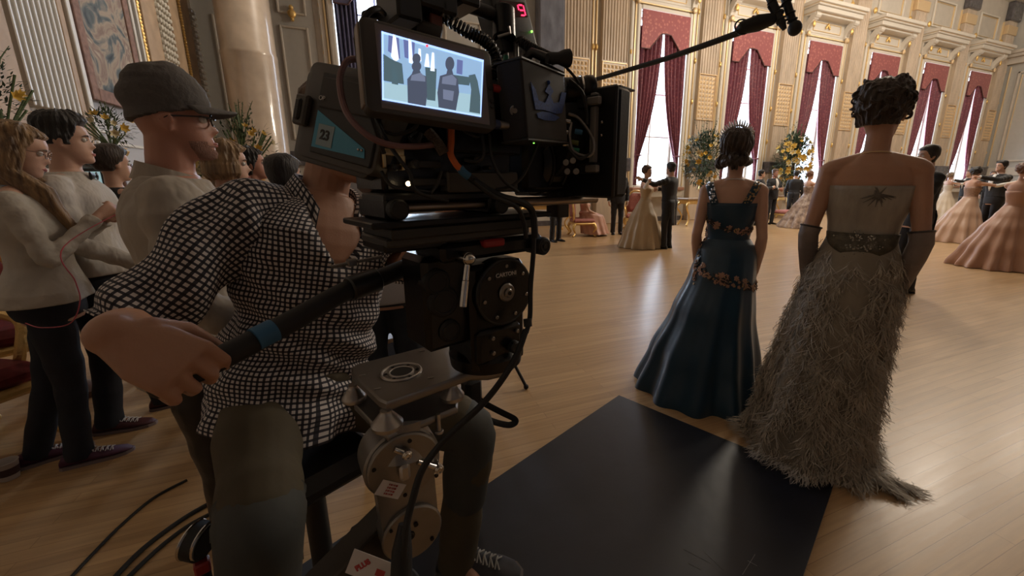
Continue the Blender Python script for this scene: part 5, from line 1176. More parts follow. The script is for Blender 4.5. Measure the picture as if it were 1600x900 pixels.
slab_on(-.42, -.68, -.02, -.24, .0008, mat('grey number tab', (.22, .30, .34), .5), 'number_tab', o, .0052)
text_mesh('lettering', '23', .021, mat('black print', (.01, .01, .01), .6), o, onf(-.22, -.46, .0064), x, y, bold=.0006)
text_mesh('lettering', 'OP', .010, m_pale, o, onf(-.42, .26, .0088), x, y)
for u in (.62, .70): G().ball(onf(u, -.56, .006), .0022, 8, 6).build('rivet', m_steel, o)
# onboard monitor
mq = [P(566, 22, .535), P(772, 80, .650), P(768, 202, .648), P(572, 174, .533)]
mo, c, x, y, z, w, h = rslab('monitor', mat('monitor housing', (.05, .046, .043), .4), mq, .026, B, .012)
slab_on(-.80, -.90, .86, .90, .0012, mat('monitor bezel', (.17, .15, .155), .3), 'bezel', mo, 0)
lx = G().box(c-x*(w/2+.0005)-z*.013, (.003, h*.86, .018), Matrix((x, y, z)).transposed(), .001).build('side_strip', mat('tan monitor edge', (.24, .19, .15), .4), mo)
sq = [P(595.5, 48, .548), P(756, 93, .638), P(752, 184, .637), P(596.5, 156, .548)]
def scr(px, py):                                   # pixel on the screen plane
    r = ray(px, py); o_ = onf(0, 0, .0014); t = (o_-EYE).dot(z)/r.dot(z); return EYE+r*t
s4 = [scr(596, 49), scr(755.5, 94), scr(751.5, 183), scr(597, 156)]
def flat(name, pts, m, d, par, t=.0002): n = len(pts); a = [p_+z*d for p_ in pts]; b = [p_+z*(d+t) for p_ in pts]; return G().add(a+b, [tuple(range(n)), tuple(range(2*n-1, n-1, -1))]+[(i, i+n, (i+1) % n+n, (i+1) % n) for i in range(n)]).build(name, m, par, smooth=False)
def em(name, c_, s_): return mat(name, c_, .4, emit=s_)
flat('screen', s4, em('screen picture sky blue', (.30, .48, .72), .95), 0, mo)
def spx(l): return [scr(a, b) for a, b in l]
flat('screen_image', spx([(597, 128), (752, 150), (751.5, 182.5), (597.5, 155.5)]), em('screen picture floor', (.38, .58, .68), .95), .0003, mo)
for l in ([(596, 49), (755.5, 94), (755.3, 97.5), (596, 52)], [(596, 49), (599, 50), (599.5, 156.5), (597, 156)], [(597, 156), (751.5, 183), (751.6, 180.5), (597, 153.5)], [(755.5, 94), (751.5, 183), (750, 182.7), (753.6, 94)]): flat('screen_border', spx(l), em('screen bright border', (.38, .55, 1.0), 1.5), .0005, mo)
for l in ([(614, 54), (618, 55), (623, 93), (617, 97), (611, 88)], [(638, 61), (642, 62), (645, 100), (639, 98)], [(654, 76), (657, 77), (658, 96), (653, 95)], [(666, 84), (669, 85), (671, 105), (663, 104)], [(675, 82), (678, 83), (679, 112), (672, 111)]): flat('screen_image', spx(l), em('screen picture windows', (.85, .88, 1.0), 1.3), .0005, mo)
for l in ([(607, 54), (614, 56), (612, 84), (606, 80)], [(618, 57), (623, 58), (625, 92), (622, 92)], [(630, 60), (638, 62), (638, 92), (632, 90)], [(643, 64), (648, 66), (647, 92), (645, 92)], [(714, 93), (723, 95), (722, 117), (713, 115)]): flat('screen_image', spx(l), em('screen picture curtains', (.16, .20, .46), .8), .0004, mo)
for l in ([(598, 84), (610, 92), (628, 100), (631, 132), (598, 126)], [(612, 95), (618, 96), (622, 133), (612, 131)], [(732, 118), (742, 116), (746, 127), (750, 150), (750, 178), (733, 175), (736, 140)], [(664, 105), (682, 108), (680, 158), (667, 156)], [(700, 116), (735, 121), (733, 134), (700, 130)]): flat('screen_image', spx(l), em('screen picture guests', (.09, .15, .18), .8), .0005, mo)
def oval(cx, cy, rx, ry, n=20): return [(cx+rx*math.cos(2*PI*i/n), cy+ry*math.sin(2*PI*i/n)) for i in range(n)]
for l in (oval(650.5, 92, 6.5, 8), oval(650.5, 104, 7.5, 8), [(646, 108), (655, 109), (658, 116), (666, 120), (667, 150), (665, 166), (637, 161), (636, 124), (643, 116)], oval(702.5, 100, 7, 11), [(699, 108), (706, 109), (708, 117), (715, 123), (717, 145), (712, 173), (685, 168), (683, 145), (687, 119), (697, 116)]): flat('screen_image', spx(l), em('screen picture two women', (.085, .105, .16), .8), .0007, mo)
for l in ([(643, 118), (657, 114), (664, 121), (664, 128), (641, 126)], [(691, 121), (706, 117), (713, 124), (712, 134), (690, 131)], [(692, 140), (709, 143), (707, 158), (692, 155)]): flat('screen_image', spx(l), em('screen picture bare backs', (.20, .24, .36), .8), .0009, mo)
flat('screen_image', spx(oval(667, 72, 2, 2.2, 10)), em('screen record dot', (1, .08, .1), 1.4), .0007, mo)
for (u, v, r) in ((.93, .05, .0045), (.93, -.28, .0035), (.93, -.42, .0035)): G().cyl(onf(u, v, -.001), onf(u, v, .002), r, n=16, bev=.0006).build('button', m_gm, mo)
# mounting arm, cheese plates and knobs above the monitor
g = G(); g.tube([P(655, 40, .66), P(650, 20, .66), P(648, -30, .66)], .022, 16).ball(P(655, 38, .66), .024, 16, 12); part('monitor_arm', m_blk, g)
part('arm_knob', m_brass, G().cyl(P(645, 32, .62), P(645, 19, .62), .0065, n=16, bev=.001)); part('arm_clamp', m_case, G().tube([P(652, 40, .63), P(670, 45, .635), P(690, 53, .64)], [(.010, .006)]*3, 12)); part('arm_wedge', mat('brick red anodised block', (.18, .06, .045), .5), G().box(P(678, 34, .65), (.022, .02, .018), RR, .002))
g = G()
for (a, b, c2, d) in ((620, -40, 660, 30), (655, -40, 700, 12), (690, -40, 716, 22), (722, -20, 752, 8)): sbox(g, a, b, c2, d, .05, -.03, .004)
part('accessory_block', m_blk2, g)
g = G(); g.tube([P(570, 24, .62), P(600, 18, .66), P(622, 20, .68)], [.006, .012, .014], 16); part('rear_grip', m_rub, g)
part('top_handle', m_rub, G().tube([P(672, -14, .66), P(700, 2, .68), P(735, 10, .71), P(785, 27, .76)], .0115, 16)); part('handle_tape', m_blue, G().cyl(P(700, 2.5, .679), P(728, 9, .704), .0120, n=18))
for t in (0, 1): part('handle_clamp', m_blk, G().cyl(P(786, 14, .755), P(788, 62, .755), .022-.003*t, n=20, bev=.003)) if t == 0 else part('clamp_lever', m_sil, G().tube([P(795, 42, .735), P(797, 52, .735), P(778, 58, .735)], .003, 8))
# display unit showing 9
q = [P(777, -8, .74), P(833, -3, .80), P(829, 83, .80), P(776, 72, .74)]
du, c, x, y, z, w, h = rslab('wireless_receiver', m_blk2, q, .05, B, .006)
slab_on(-.55, .22, .82, .74, .001, mat('dark red display window', (.05, .004, .008), .25), 'display_window', du)
def seg(u, v, hz):  return G().box(onf(u, v, .0022), ((.0095, .0022, .0008) if hz else (.0022, .0085, .0008)), Matrix((x, y, z)).transposed())
for u, v, hz in ((.52, .62, 1), (.52, .44, 1), (.52, .265, 1), (.36, .53, 0), (.68, .53, 0), (.68, .355, 0)): seg(u, v, hz).build('display_digit', led_r, du, smooth=False)
G().ball(onf(.80, -.30, .002), .0022, 10, 6).build('led', led_g, du)
for i in range(3): text_mesh('lettering', ('CHANNEL', 'RF  BAT', 'TX')[i] if False else '· · · ·', .006, m_greyink, du, onf(.3, -.3-.14*i, .001), x, y)
for i, xx in enumerate((790, 806, 820)):
    cn = G().cyl(P(xx, 72, .765), P(xx+1, 99, .765), .0052, n=16, bev=.001).cyl(P(xx, 66, .765), P(xx, 74, .765), .006, n=12); part('connector_plug', m_alu, cn)
part('connector_tape', m_green, G().cyl(P(790.5, 88, .765), P(790.8, 96, .765), .0056, n=16))
# box with the embroidered crown
q = [P(823, 96, .640), P(888, 122, .765), P(880, 220, .765), P(817, 214, .640)]
cbx, c, x, y, z, w, h = rslab('battery_cover', mat('black velvet cover', (.012, .011, .013), .9, noise_amt=.5, noise_scale=300, sheen=.2), q, .05, B, .004)
G().box(c+y*(h/2+.001)-z*.025, (w*1.02, .004, .054), Matrix((x, y, z)).transposed(), .001).build('frame_edge', m_gm, cbx); G().box(c-y*(h/2+.001)-z*.025, (w*1.02, .004, .054), Matrix((x, y, z)).transposed(), .001).build('frame_edge', m_gm, cbx)
def cpt(px, py): r = ray(px, py); o_ = c+z*.001; t = (o_-EYE).dot(z)/r.dot(z); return EYE+r*t
cw = mat('royal blue embroidery', (.02, .07, .30), .8, noise_amt=.6, noise_scale=260)
for l in ([(828.5, 128), (836, 140), (841, 157), (851, 161), (857, 148), (851, 143), (857, 131), (864, 143), (860, 150), (864, 161), (873, 160), (877, 144), (884, 145), (881, 162), (877, 177), (868, 178), (850, 172), (836, 171), (833, 154)], [(838, 177), (846, 174.5), (858, 176), (868, 180), (874, 184), (866, 189), (850, 188), (840, 184)]):
    pts = [cpt(a, b) for a, b in l]; n_ = len(pts); G().add(pts+[p_+z*.0012 for p_ in pts], [tuple(range(n_)), tuple(range(2*n_-1, n_-1, -1))]+[(i, i+n_, (i+1) % n_+n_, (i+1) % n_) for i in range(n_)]).build('crown_emblem', cw, cbx, smooth=False)
G().ball(cpt(857, 129), .0035, 10, 6).build('crown_emblem', cw, cbx)
# connectors on the side
def plug(pts, r, m1, m2=None, frac=.5):
    a, b = P(*pts[0]), P(*pts[1]); mdp = lerp(a, b, frac); part('connector_plug', m1, G().cyl(a, mdp, r, n=18, bev=.001)); part('connector_plug', m2 or m_alu, G().cyl(mdp, b, r*.92, n=18, bev=.001).torus(lerp(mdp, b, .5), r*.92, .0012, b-a, 18, 5))
plug([(769, 137, .655), (811, 146, .68)], .0062, m_red, m_alu, .38); plug([(768, 193, .655), (810, 199, .68)], .0075, mat('navy plug', (.03, .05, .13), .5), m_alu, .28)
part('led', led_g, G().ball(P(807, 127, .66), .0026, 10, 6)); part('led', led_g, G().ball(P(834, 223, .70), .0017, 8, 6))
part('port', m_alu, G().cyl(P(804, 173, .67), P(804.5, 173, .655), .0085, n=20, bev=.001).cyl(P(804.5, 173, .655), P(804.6, 173, .650), .004, n=12))
# zoom motor, small finder, cylinder light
part('small_finder', m_rub, G().lathe([(.008, 0), (.010, .004), (.010, .022), (.0145, .034), (.0155, .044), (.012, .046), (.011, .040)], P(855, 91, .72), P(886, 91, .735)-P(855, 91, .72), 24))
g = G()
for i in range(16): g.torus(P(815+i*3.4, 66+i*1.9, .755), .0075, .0022, P(860, 92, .74)-P(815, 66, .755), 12, 5)
g.tube(bez([P(806, 66, .76), P(815, 60, .755), P(835, 72, .755), P(868, 88, .75)], 6), .004, 8); part('armoured_cable', m_gm, g)
part('finder_bracket', m_blk, G().tube([P(822, 92, .75), P(832, 82, .745), P(846, 88, .74), P(856, 92, .735)], .009, 10).tube([P(842, 100, .74), P(860, 108, .745), P(878, 117, .76)], .007, 8))
g = G().lathe([(.020, 0), (.024, .003), (.024, .045), (.0265, .048), (.0265, .062), (.024, .066), (.006, .068)], P(880, 141, .83), P(924, 139, .84)-P(880, 141, .83), 30); part('lens_motor', m_blk, g); part('motor_ring', m_steel, G().torus(P(907, 140, .838), .0255, .0022, P(924, 139, .84)-P(880, 141, .83), 30, 6))
# lens control boards and cables between body and matte box
g = G(); sbox(g, 876, 232, 908, 278, .03, -.03, .003); part('control_box', m_gm, g)
for (x_, y_) in ((884, 254), (900, 268), (895, 251), (886, 268)): part('round_port', m_alu, G().cyl(P(x_, y_, .80), P(x_, y_, .785), .0062, n=16, bev=.001).cyl(P(x_, y_, .785), P(x_, y_, .783), .003, n=10))
for (x_, y_, m_) in ((886, 189, m_steel), (885, 206, m_steel), (885, 225, m_steel), (899, 234, m_green), (904, 205, m_blue), (898, 222, mat('olive plug', (.1, .12, .02), .5))): part('connector_plug', m_, G().cyl(P(x_-6, y_, .80), P(x_+6, y_+2, .80), .005, n=14, bev=.001))
# matte box
Am = deg(26); Sm = deg(-64); Rm = Matrix((Am, UP.cross(Am), UP)).transposed(); mc = P(890, 231, .93); mc_z = mc.z
def mp_(a, s, z_): return V((mc.x, mc.y, mc_z))+Am*a+Sm*s+V((0, 0, z_))
mx = thing('x', None, None); bpy.data.objects.remove(mx)
g = G(); fl = []
for (y0, y1, z0, z1) in ((-.145, -.115, -.108, .108), (.115, .145, -.108, .108), (-.115, .115, .085, .108), (-.115, .115, -.108, -.085)): g.box(mp_(-.005, -(y0+y1)/2, (z0+z1)/2), (.045, y1-y0, z1-z0), Rm, .006)
mb_ = part('matte_box', m_blk, g)
G().box(mp_(-.035, 0, 0), (.010, .292, .22), Rm, .004).build('rear_plate', m_blk2, mb_); G().cyl(mp_(-.09, 0, 0), mp_(-.03, 0, 0), .072, n=40, bev=.004).build('light_shield', m_rub, mb_)
G().box(mp_(-.048, .100, .02), (.014, .014, .155), Rm, .002).build('filter_rail', mat('grey painted rail', (.20, .19, .18), .4), mb_)
for zz in (.082, -.048): G().box(mp_(-.05, .088, zz), (.016, .052, .022), Rm, .002).build('rail_clamp', m_gm, mb_); G().box(mp_(-.062, .108, zz-.002), (.012, .030, .014), Rm, .002).build('clamp_tab', mat('grey painted rail', (.20, .19, .18), .4), mb_)
G().box(mp_(.02, 0, .112), (.06, .27, .004), Rm, .001).build('top_flag', m_blk2, mb_)
for zz in (.035, .06): G().ball(mp_(-.05, .12, zz-.02), .003, 8, 6).build('screw', m_steel, mb_)
# rods, clamps and base plate
za = az(onp(700, 322, .03))[1]; a0 = az(onp(618, 322, .03))[0]; a1 = az(onp(905, 322, .03))[0]
for s_ in (.03, -.05): part('support_rod', mat('champagne carbon rod', (.36, .28, .21), .3, metal=.7), G().cyl(rigp(a0, s_, za), rigp(a1+.06, s_, za), .0080, n=20, bev=.001))
for x_ in (770, 612): aa = az(onp(x_, 322, .04))[0]; part('rod_clamp', m_blk, G().box(rigp(aa, -.01, za), (.030, .12, .034), RR, .004)); part('clamp_knob', m_rub, G().cyl(rigp(aa, .052, za), rigp(aa, .072, za), .016, n=24, bev=.003))
g = G(); sbox(g, 580, 340, 862, 349, .075, -.06, .002); part('dovetail_plate', m_blk, g); g = G(); sbox(g, 600, 301, 770, 314, .05, -.05, .003); part('bridge_plate', m_blk2, g)
g = G(); sbox(g, 872, 276, 890, 340, .02, -.02, .002); part('lens_support', m_gm, g)
# cables
def cable(pts, r, m, name='cable', n=8, seg_=10): return part(name, m, G().tube(bez([P(*p) for p in pts], seg_), r, n))
cable([(562, 92, .60), (542, 96, .585), (531, 125, .575), (540, 172, .565), (566, 205, .56), (600, 224, .57), (640, 229, .60), (682, 226, .64)], .0046, m_mauve, 'hose')
cable([(705, 196, .66), (705, 220, .655), (704, 240, .65), (712, 256, .65), (719, 264, .655)], .0055, m_orange); cable([(718, 262, .655), (725, 270, .66), (733, 276, .665)], .0068, m_blue)
cable([(732, 275, .665), (755, 292, .68), (785, 308, .70), (815, 316, .73), (832, 332, .76), (836, 372, .77)], .0066, m_rub); cable([(740, 282, .66), (770, 306, .68), (805, 322, .72), (818, 345, .74), (822, 372, .75)], .0045, m_rub)
cable([(668, 205, .63), (684, 224, .635), (694, 240, .64)], .0085, mat('braided brown cable', (.12, .085, .065), .8, bump=1, bump_scale=400))
cable([(590, 190, .60), (606, 222, .59), (625, 250, .585), (640, 270, .59), (652, 300, .60), (700, 314, .64)], .0030, m_rub); cable([(690, 268, .64), (682, 290, .63), (672, 302, .62)], .0026, m_gm)
cable([(562, 90, .58), (558, 55, .57), (574, 22, .56), (590, 14, .57), (600, 22, .60)], .0042, m_rub); cable([(556, 60, .575), (560, 90, .57), (566, 130, .56), (580, 180, .57), (600, 240, .60)], .0035, m_rub)
cable([(888, 178, .80), (905, 186, .80), (925, 215, .79), (926, 238, .79), (915, 244, .79), (896, 236, .79), (890, 215, .79), (893, 192, .80)], .0032, m_alu); cable([(886, 230, .79), (905, 248, .785), (922, 240, .79)], .0030, m_gm)
cable([(890, 125, .79), (910, 145, .79), (917, 175, .80), (917, 195, .80)], .0034, m_gm)
for pts in ([(650, 205, .62), (640, 215, .61), (652, 222, .61), (658, 208, .61)], [(720, 200, .65), (735, 210, .65), (748, 214, .66), (756, 200, .66)], [(752, 206, .66), (756, 240, .66), (745, 252, .66), (725, 250, .655)], [(765, 210, .67), (768, 245, .67), (785, 280, .68), (810, 300, .70)], [(840, 225, .72), (820, 270, .71), (800, 290, .70), (775, 296, .69)], [(655, 180, .60), (648, 200, .60), (620, 210, .60), (600, 205, .60)], [(670, 300, .62), (640, 296, .60), (612, 290, .60), (596, 268, .60)], [(880, 100, .77), (896, 118, .78), (905, 130, .79)]): cable(pts, .0028, m_rub)
# coiled cable
ax = bez([P(694, 26, .66), P(715, 40, .665), P(735, 52, .67), P(752, 60, .675), P(766, 72, .68), P(775, 90, .69), P(776, 108, .69), P(768, 122, .69)], 30); g = G(); pts = []
for i in range(0, len(ax)-1):
    t = (ax[min(i+1, len(ax)-1)]-ax[i-1 if i else 0]).normalized(); u_, v_, _ = fr(t); th = i*2*PI/8.3; pts.append(ax[i]+(u_*math.cos(th)+v_*math.sin(th))*.0085)
part('coiled_cable', mat('glossy black cable', (.006, .006, .006), .25), G().tube(pts, .0026, 6))
text_mesh('lettering', 'KING', .001, m_pale, B, O_, x, y) if False else None

# ================================================================== fluid head
fh = thing('fluid_head', 'black fluid head with round maker\'s disc carrying the cine camera', 'tripod head', rigp(0, 0, 1.0))
def fpart(name, m, g, par=None, smooth=True): return g.build(name, m, par or fh, smooth=smooth)
g = G(); sbox(g, 612, 349, 838, 366, .070, -.06, .003); fpart('sliding_plate', m_gm, g)
g = G(); sbox(g, 604, 364, 828, 377, .062, -.055, .003); fpart('plate_base', mat('worn black plate', (.035, .033, .03), .45), g)
g = G(); sbox(g, 690, 374, 850, 402, .060, -.05, .008); sbox(g, 600, 376, 700, 392, .050, -.05, .004); fpart('top_platform', m_blk, g)
g = G(); sbox(g, 757, 374, 790, 386, .070, .05, .003); fpart('locking_catch', m_red, g)
p = onp(840, 383, .062); fpart('balance_knob', m_rub, G().cyl(p-Sv*.03, p+Sv*.022, .0185, n=30, bev=.003)); fpart('knob_centre', m_gm, G().torus(p+Sv*.022, .011, .0016, Sv, 24, 6).cyl(p+Sv*.02, p+Sv*.024, .0045, n=16))
g = G(); sbox(g, 664, 398, 742, 545, .035, -.06, .010); fpart('tilt_housing', m_blk, g)
g = G(); sbox(g, 738, 410, 822, 575, .055, -.05, .010); fpart('side_housing', m_blk, g)
dc = onp(786, 455, .060); fpart('drag_disc', m_blk, G().cyl(dc-Sv*.03, dc+Sv*.010, .0655, n=56, bev=.004)); fpart('disc_rim', m_blk2, G().torus(dc+Sv*.006, .0635, .004, Sv, 56, 8))
fpart('disc_hub', m_alu, G().cyl(dc+Sv*.01, dc+Sv*.016, .0185, n=30, bev=.003).cyl(dc+Sv*.016, dc+Sv*.021, .009, n=24, bev=.002)); fpart('hub_screw', m_blk, G().cyl(dc+Sv*.021, dc+Sv*.0225, .004, n=6))
for q_ in range(7):
    a = math.radians(25+360*q_/7+12); pp = dc+Sv*.010+(A_*math.cos(a)+UP*math.sin(a))*.052; fpart('disc_screw', m_alu, G().cyl(pp, pp+Sv*.003, .0038, n=14, bev=.0008))
lp = dc+Sv*.0106+UP*.036; Rl = Matrix((A_, UP, Sv*1)).transposed(); pl_ = fpart('name_plate', m_gm, G().box(lp, (.052, .016, .0016), Matrix((A_, UP, A_.cross(UP))).transposed(), .0005)); text_mesh('lettering', 'CARTONI', .0112, m_pale, pl_, lp+Sv*.0012, A_, UP, bold=.0002)
g = G(); sbox(g, 748, 512, 815, 562, .066, .03, .006); fpart('pan_lock_block', m_blk, g)
for (x_, y_) in ((770, 529), (771, 552), (808, 517), (800, 541)): p = onp(x_, y_, .069); fpart('screw', m_alu, G().cyl(p-Sv*.008, p+Sv*.003, .0042, n=14, bev=.0008))
p = onp(800, 540, .07); fpart('pan_lock_knob', m_rub, G().cyl(p, p+Sv*.016, .013, n=20, bev=.003))
bc = onp(760, 570, 0); bb_ = rigp(az(bc)[0], 0, 0); fpart('bowl_base', m_blk, G().lathe([(.055, 0), (.075, .006), (.078, .03), (.07, .04), (.05, .045)], V((bb_.x, bb_.y, 1.0)), UP, 44))
for (x_, y_, r_) in ((690, 470, .03), (700, 515, .022), (680, 440, .025)): p = onp(x_, y_, .03); fpart('drag_dial', m_rub, G().cyl(p-Sv*.02, p+Sv*.012, r_, n=30, bev=.004).torus(p+Sv*.012, r_*.7, .0015, Sv, 24, 5))
# pan handle, clamp and silver lever
bx = onp(716, 398, .05)
ph_ = fpart('pan_handle', m_rub, G().tube(bez([P(258, 600, .525), P(340, 562, .565), P(450, 505, .64), P(540, 455, .72), P(600, 432, .775), P(650, 412, .82), P(692, 400, .84), P(712, 398, .845)], 6), [.0185]*19+[.0185]*5+[.0150]*18+[.014]*7 if 0 else .0175, 24))
G().cyl(P(545, 452, .722), P(590, 436, .765), .0225, n=28, bev=.003).build('handle_sleeve', m_blk2, ph_); G().cyl(P(397, 531, .598), P(428, 515.5, .621), .0180, n=28).build('blue_tape', m_blue, ph_); G().cyl(P(672, 405.5, .830), P(693, 400, .8402), .0182, n=28).build('blue_tape', m_blue, ph_)
G().ball(P(256, 601, .524), .0178, 16, 12).build('end_cap', m_rub, ph_)
fpart('handle_socket', m_blk, G().cyl(P(690, 400, .84), P(735, 398, .86), .026, n=28, bev=.004))
lv = onp(731, 404, .09); l2 = onp(723, 480, .10)
fpart('clamp_lever', m_steel, G().cyl(lv-Sv*.04, lv+Sv*.006, .0115, n=22, bev=.002).cyl(lv, lerp(lv, l2, .45), .0048, .0055, n=14).cyl(lerp(lv, l2, .45), l2, .0062, .0068, n=14, bev=.001).ball(lv+Sv*.004, .011, 14, 8))
fpart('wing_bolt', m_alu, G().cyl(P(517, 417, .76), P(597, 401, .80), .0035, n=12).box(P(550, 410, .775), (.018, .014, .014), RR, .002))
for pts, r_ in (([(834, 372, .78), (833, 400, .78), (829, 450, .78), (828, 495, .78), (822, 520, .77)], .0050), ([(824, 498, .775), (825, 510, .775)], .0085), ([(822, 515, .77), (810, 548, .76), (790, 585, .75), (755, 630, .73), (700, 682, .71), (662, 730, .70), (645, 780, .69), (634, 830, .68), (630, 905, .68), (628, 960, .68)], .0062)):
    fpart('cable', m_rub, G().tube(bez([P(*p) for p in pts], 8), r_, 10))
# ================================================================== levelling head and jib arm
ja = thing('jib_arm', 'grey metal jib arm and levelling plate under the fluid head', 'camera crane', (P(640, 800, .8).x, P(640, 800, .8).y, .3))
def jpart(name, m, g, par=None, smooth=True): return g.build(name, m, par or ja, smooth=smooth)
def pslab(px, z, t, bev=.004):
    pts = [PZ(a, b, z) for a, b in px]; c = sum(pts, V((0, 0, 0)))/len(pts); ins = [c+(p-c)*(1-bev/ max(.01, (p-c).length)) for p in pts]
    return G().rings([[p-V((0, 0, t)) for p in ins], [p-V((0, 0, t-bev)) for p in pts], [p-V((0, 0, bev)) for p in pts], ins])
tp_ = jpart('levelling_plate', m_alu, pslab([(603, 629), (592, 624), (549, 583), (548, 574), (556, 569), (664, 541), (700, 535), (770, 538), (800, 548), (806, 562), (795, 574), (765, 581), (735, 582)], .985, .020))
pc = PZ(627, 581, .986); G().torus(pc, .040, .003, UP, 40, 8).torus(pc, .024, .0025, UP, 30, 8).build('bubble_level_ring', m_sil, tp_); G().cyl(pc-UP*.002, pc+UP*.001, .024, n=30).build('level_disc', m_gm, tp_)
for q_ in range(6): a = q_*PI/3; pp = pc+V((math.cos(a), math.sin(a), 0))*.032; G().cyl(pp, pp+UP*.0012, .0035, n=12).build('hole_plug', m_blk, tp_)
for (x_, y_) in ((566, 586), (590, 607), (660, 548), (673, 590)): pp = PZ(x_, y_, .986); G().box(pp, (.012, .004, .0015), bev=.0005).build('slot', m_sil, tp_)
jpart('lower_plate', m_alu, pslab([(606, 681), (596, 676), (553, 632), (552, 624), (562, 618), (690, 585), (716, 600), (715, 636)], .925, .016))
for (x_, y_, r_) in ((604, 650, .024), (706, 607, .021), (552, 610, .020)):
    d = 1.38-.955; pp = PZ(x_, y_, .955); jpart('levelling_knob', m_sil, G().lathe([(r_*.7, -.024), (r_*1.15, -.022), (r_*1.2, -.014), (r_*1.1, -.011), (r_*.60, .004), (r_*.45, .008), (r_*.45, .013)], pp, UP, 32))
pp = PZ(686, 668, .90); jpart('thumb_screw', m_sil, G().cyl(pp+UP*.03, pp-UP*.01, .004, n=12).cyl(pp-UP*.012, pp-UP*.006, .0085, n=18, bev=.001))
cu1 = P(632, 727, .77); cu2 = P(645, 832, .79); nrm = (EYE-cu1); nrm.z = 0; nrm.normalize(); nrm = (nrm*.9+cr*.22).normalized(); sd_ = UP.cross(nrm).normalized()
jpart('upper_joint', m_alu, G().cyl(cu1-nrm*.075, cu1-nrm*.006, .072, n=48, bev=.004)); jpart('joint_cheek', m_alu, G().cyl(cu1-nrm*.006, cu1+nrm*.006, .068, n=48, bev=.003))
jpart('lower_joint', m_alu, G().cyl(cu2-nrm*.05, cu2+nrm*.004, .058, n=48, bev=.003)); up_ = (cu1-cu2).normalized(); w_ = sd_
pts = [cu1+sd_*.055-UP*.02, cu1-sd_*.055-UP*.02, cu2-sd_*.052, cu2+sd_*.052]; jpart('link_plate', m_alu, G().add([p+nrm*.001 for p in pts]+[p-nrm*.05 for p in pts], [(0, 1, 2, 3), (7, 6, 5, 4), (0, 4, 5, 1), (1, 5, 6, 2), (2, 6, 7, 3), (3, 7, 4, 0)]), smooth=False)
jpart('neck', m_alu, G().tube([PZ(625, 655, .92), lerp(PZ(625, 655, .92), cu1-nrm*.03, .6), cu1-nrm*.03], [.05, .045, .05], 24))
def on1(u, v, d=.006): return cu1+sd_*u+UP*v+nrm*d
for (u, v, r_) in ((-.055, .018, .004), (.012, .052, .0042), (.058, -.045, .004), (-.005, -.060, .004), (.03, -.080, .0045), (-.02, -.088, .0045)): jpart('bolt_hole', m_blk, G().cyl(on1(u, v, .004), on1(u, v, .0072), r_, n=14))
a_, b_ = on1(-.004, .000, .006), on1(-.004, 0, .022); jpart('brake_lever', m_sil, G().box(on1(-.004, -.002, .016), (.020, .034, .014), Matrix((sd_, UP, sd_.cross(UP))).transposed(), .005))
for (u0, v0, u1, v1) in ((-.018, .050, .002, .034), (.022, .006, .060, -.022)): jpart('clamp_bolt', m_steel, G().cyl(on1(u0, v0, .012), on1(u1, v1, .016), .0055, n=14).cyl(on1(u1, v1, .010), on1(u1, v1, .024), .0095, n=20, bev=.002).torus(on1(u1, v1, .024), .005, .0015, nrm, 16, 5))
lx_ = (sd_*.80-UP*.60).normalized(); ly_ = (UP*.80+sd_*.60).normalized(); Rl = Matrix((lx_, ly_, lx_.cross(ly_))).transposed(); lc = on1(-.030, -.035, .0068)
if nrm.dot(lx_.cross(ly_)) < 0: sd_ = sd_
lb = jpart('warning_label', m_labelw, G().box(lc, (.050, .030, .0008), Rl), smooth=False)
for i in range(4): text_mesh('lettering', ('WARNING', 'CHECK BOLTS', 'BEFORE USE OF', 'LEVELLING HEAD')[i] if False else 'II III I II IIII', .0045, m_redink, lb, lc+nrm*.0012+ly_*(.009-.006*i), lx_, ly_)
for (u, v, r_) in ((.006, .020, .0045), (-.006, .0, .0085), (-.010, -.020, .0045), (.035, -.030, .004), (-.04, .03, .003)): pp = cu2+sd_*u+UP*v+nrm*.004; jpart('bolt_hole', m_blk, G().cyl(pp, pp+nrm*.003, r_, n=16))
pp = cu2-sd_*.006+nrm*.007; jpart('hub_ring', m_gm, G().torus(pp, .006, .0015, nrm, 16, 5))
b0 = P(612, 815, .86); b1 = P(430, 1010, .66); bd = (b1-b0).normalized(); bs = bd.cross(nrm).normalized(); Rb = Matrix((bd, bs, bd.cross(bs))).transposed(); jpart('arm_beam', mat('dark bronze beam', (.05, .042, .034), .45, metal=.4), G().box(lerp(b0, b1, .5), ((b1-b0).length, .085, .06), Rb, .004))
lq = P(578, 888, .70); ll = jpart('maker_label', m_labelw, G().box(lq, (.075, .045, .0015), Matrix(((cr*.93+cu*-.36).normalized(), (cu*.93+cr*.36).normalized(), -cf)).transposed(), .0004), smooth=False)
text_mesh('lettering', 'PLUS', .013, m_redink, ll, lq-cf*.0012+cu*.006-cr*.012, (cr*.85+cu*.50), (cu*.85-cr*.5), bold=.0006); G().box(lq-cf*.001+cr*.018-cu*.008, (.016, .012, .0006), Matrix(((cr*.93+cu*-.36).normalized(), (cu*.93+cr*.36).normalized(), -cf)).transposed()).build('red_mark', m_redink, ll, smooth=False)
jpart('black_cover', m_rub, G().tube([P(632, 818, .70), P(628, 860, .69), P(626, 960, .68)], [.010, .017, .020], 14))
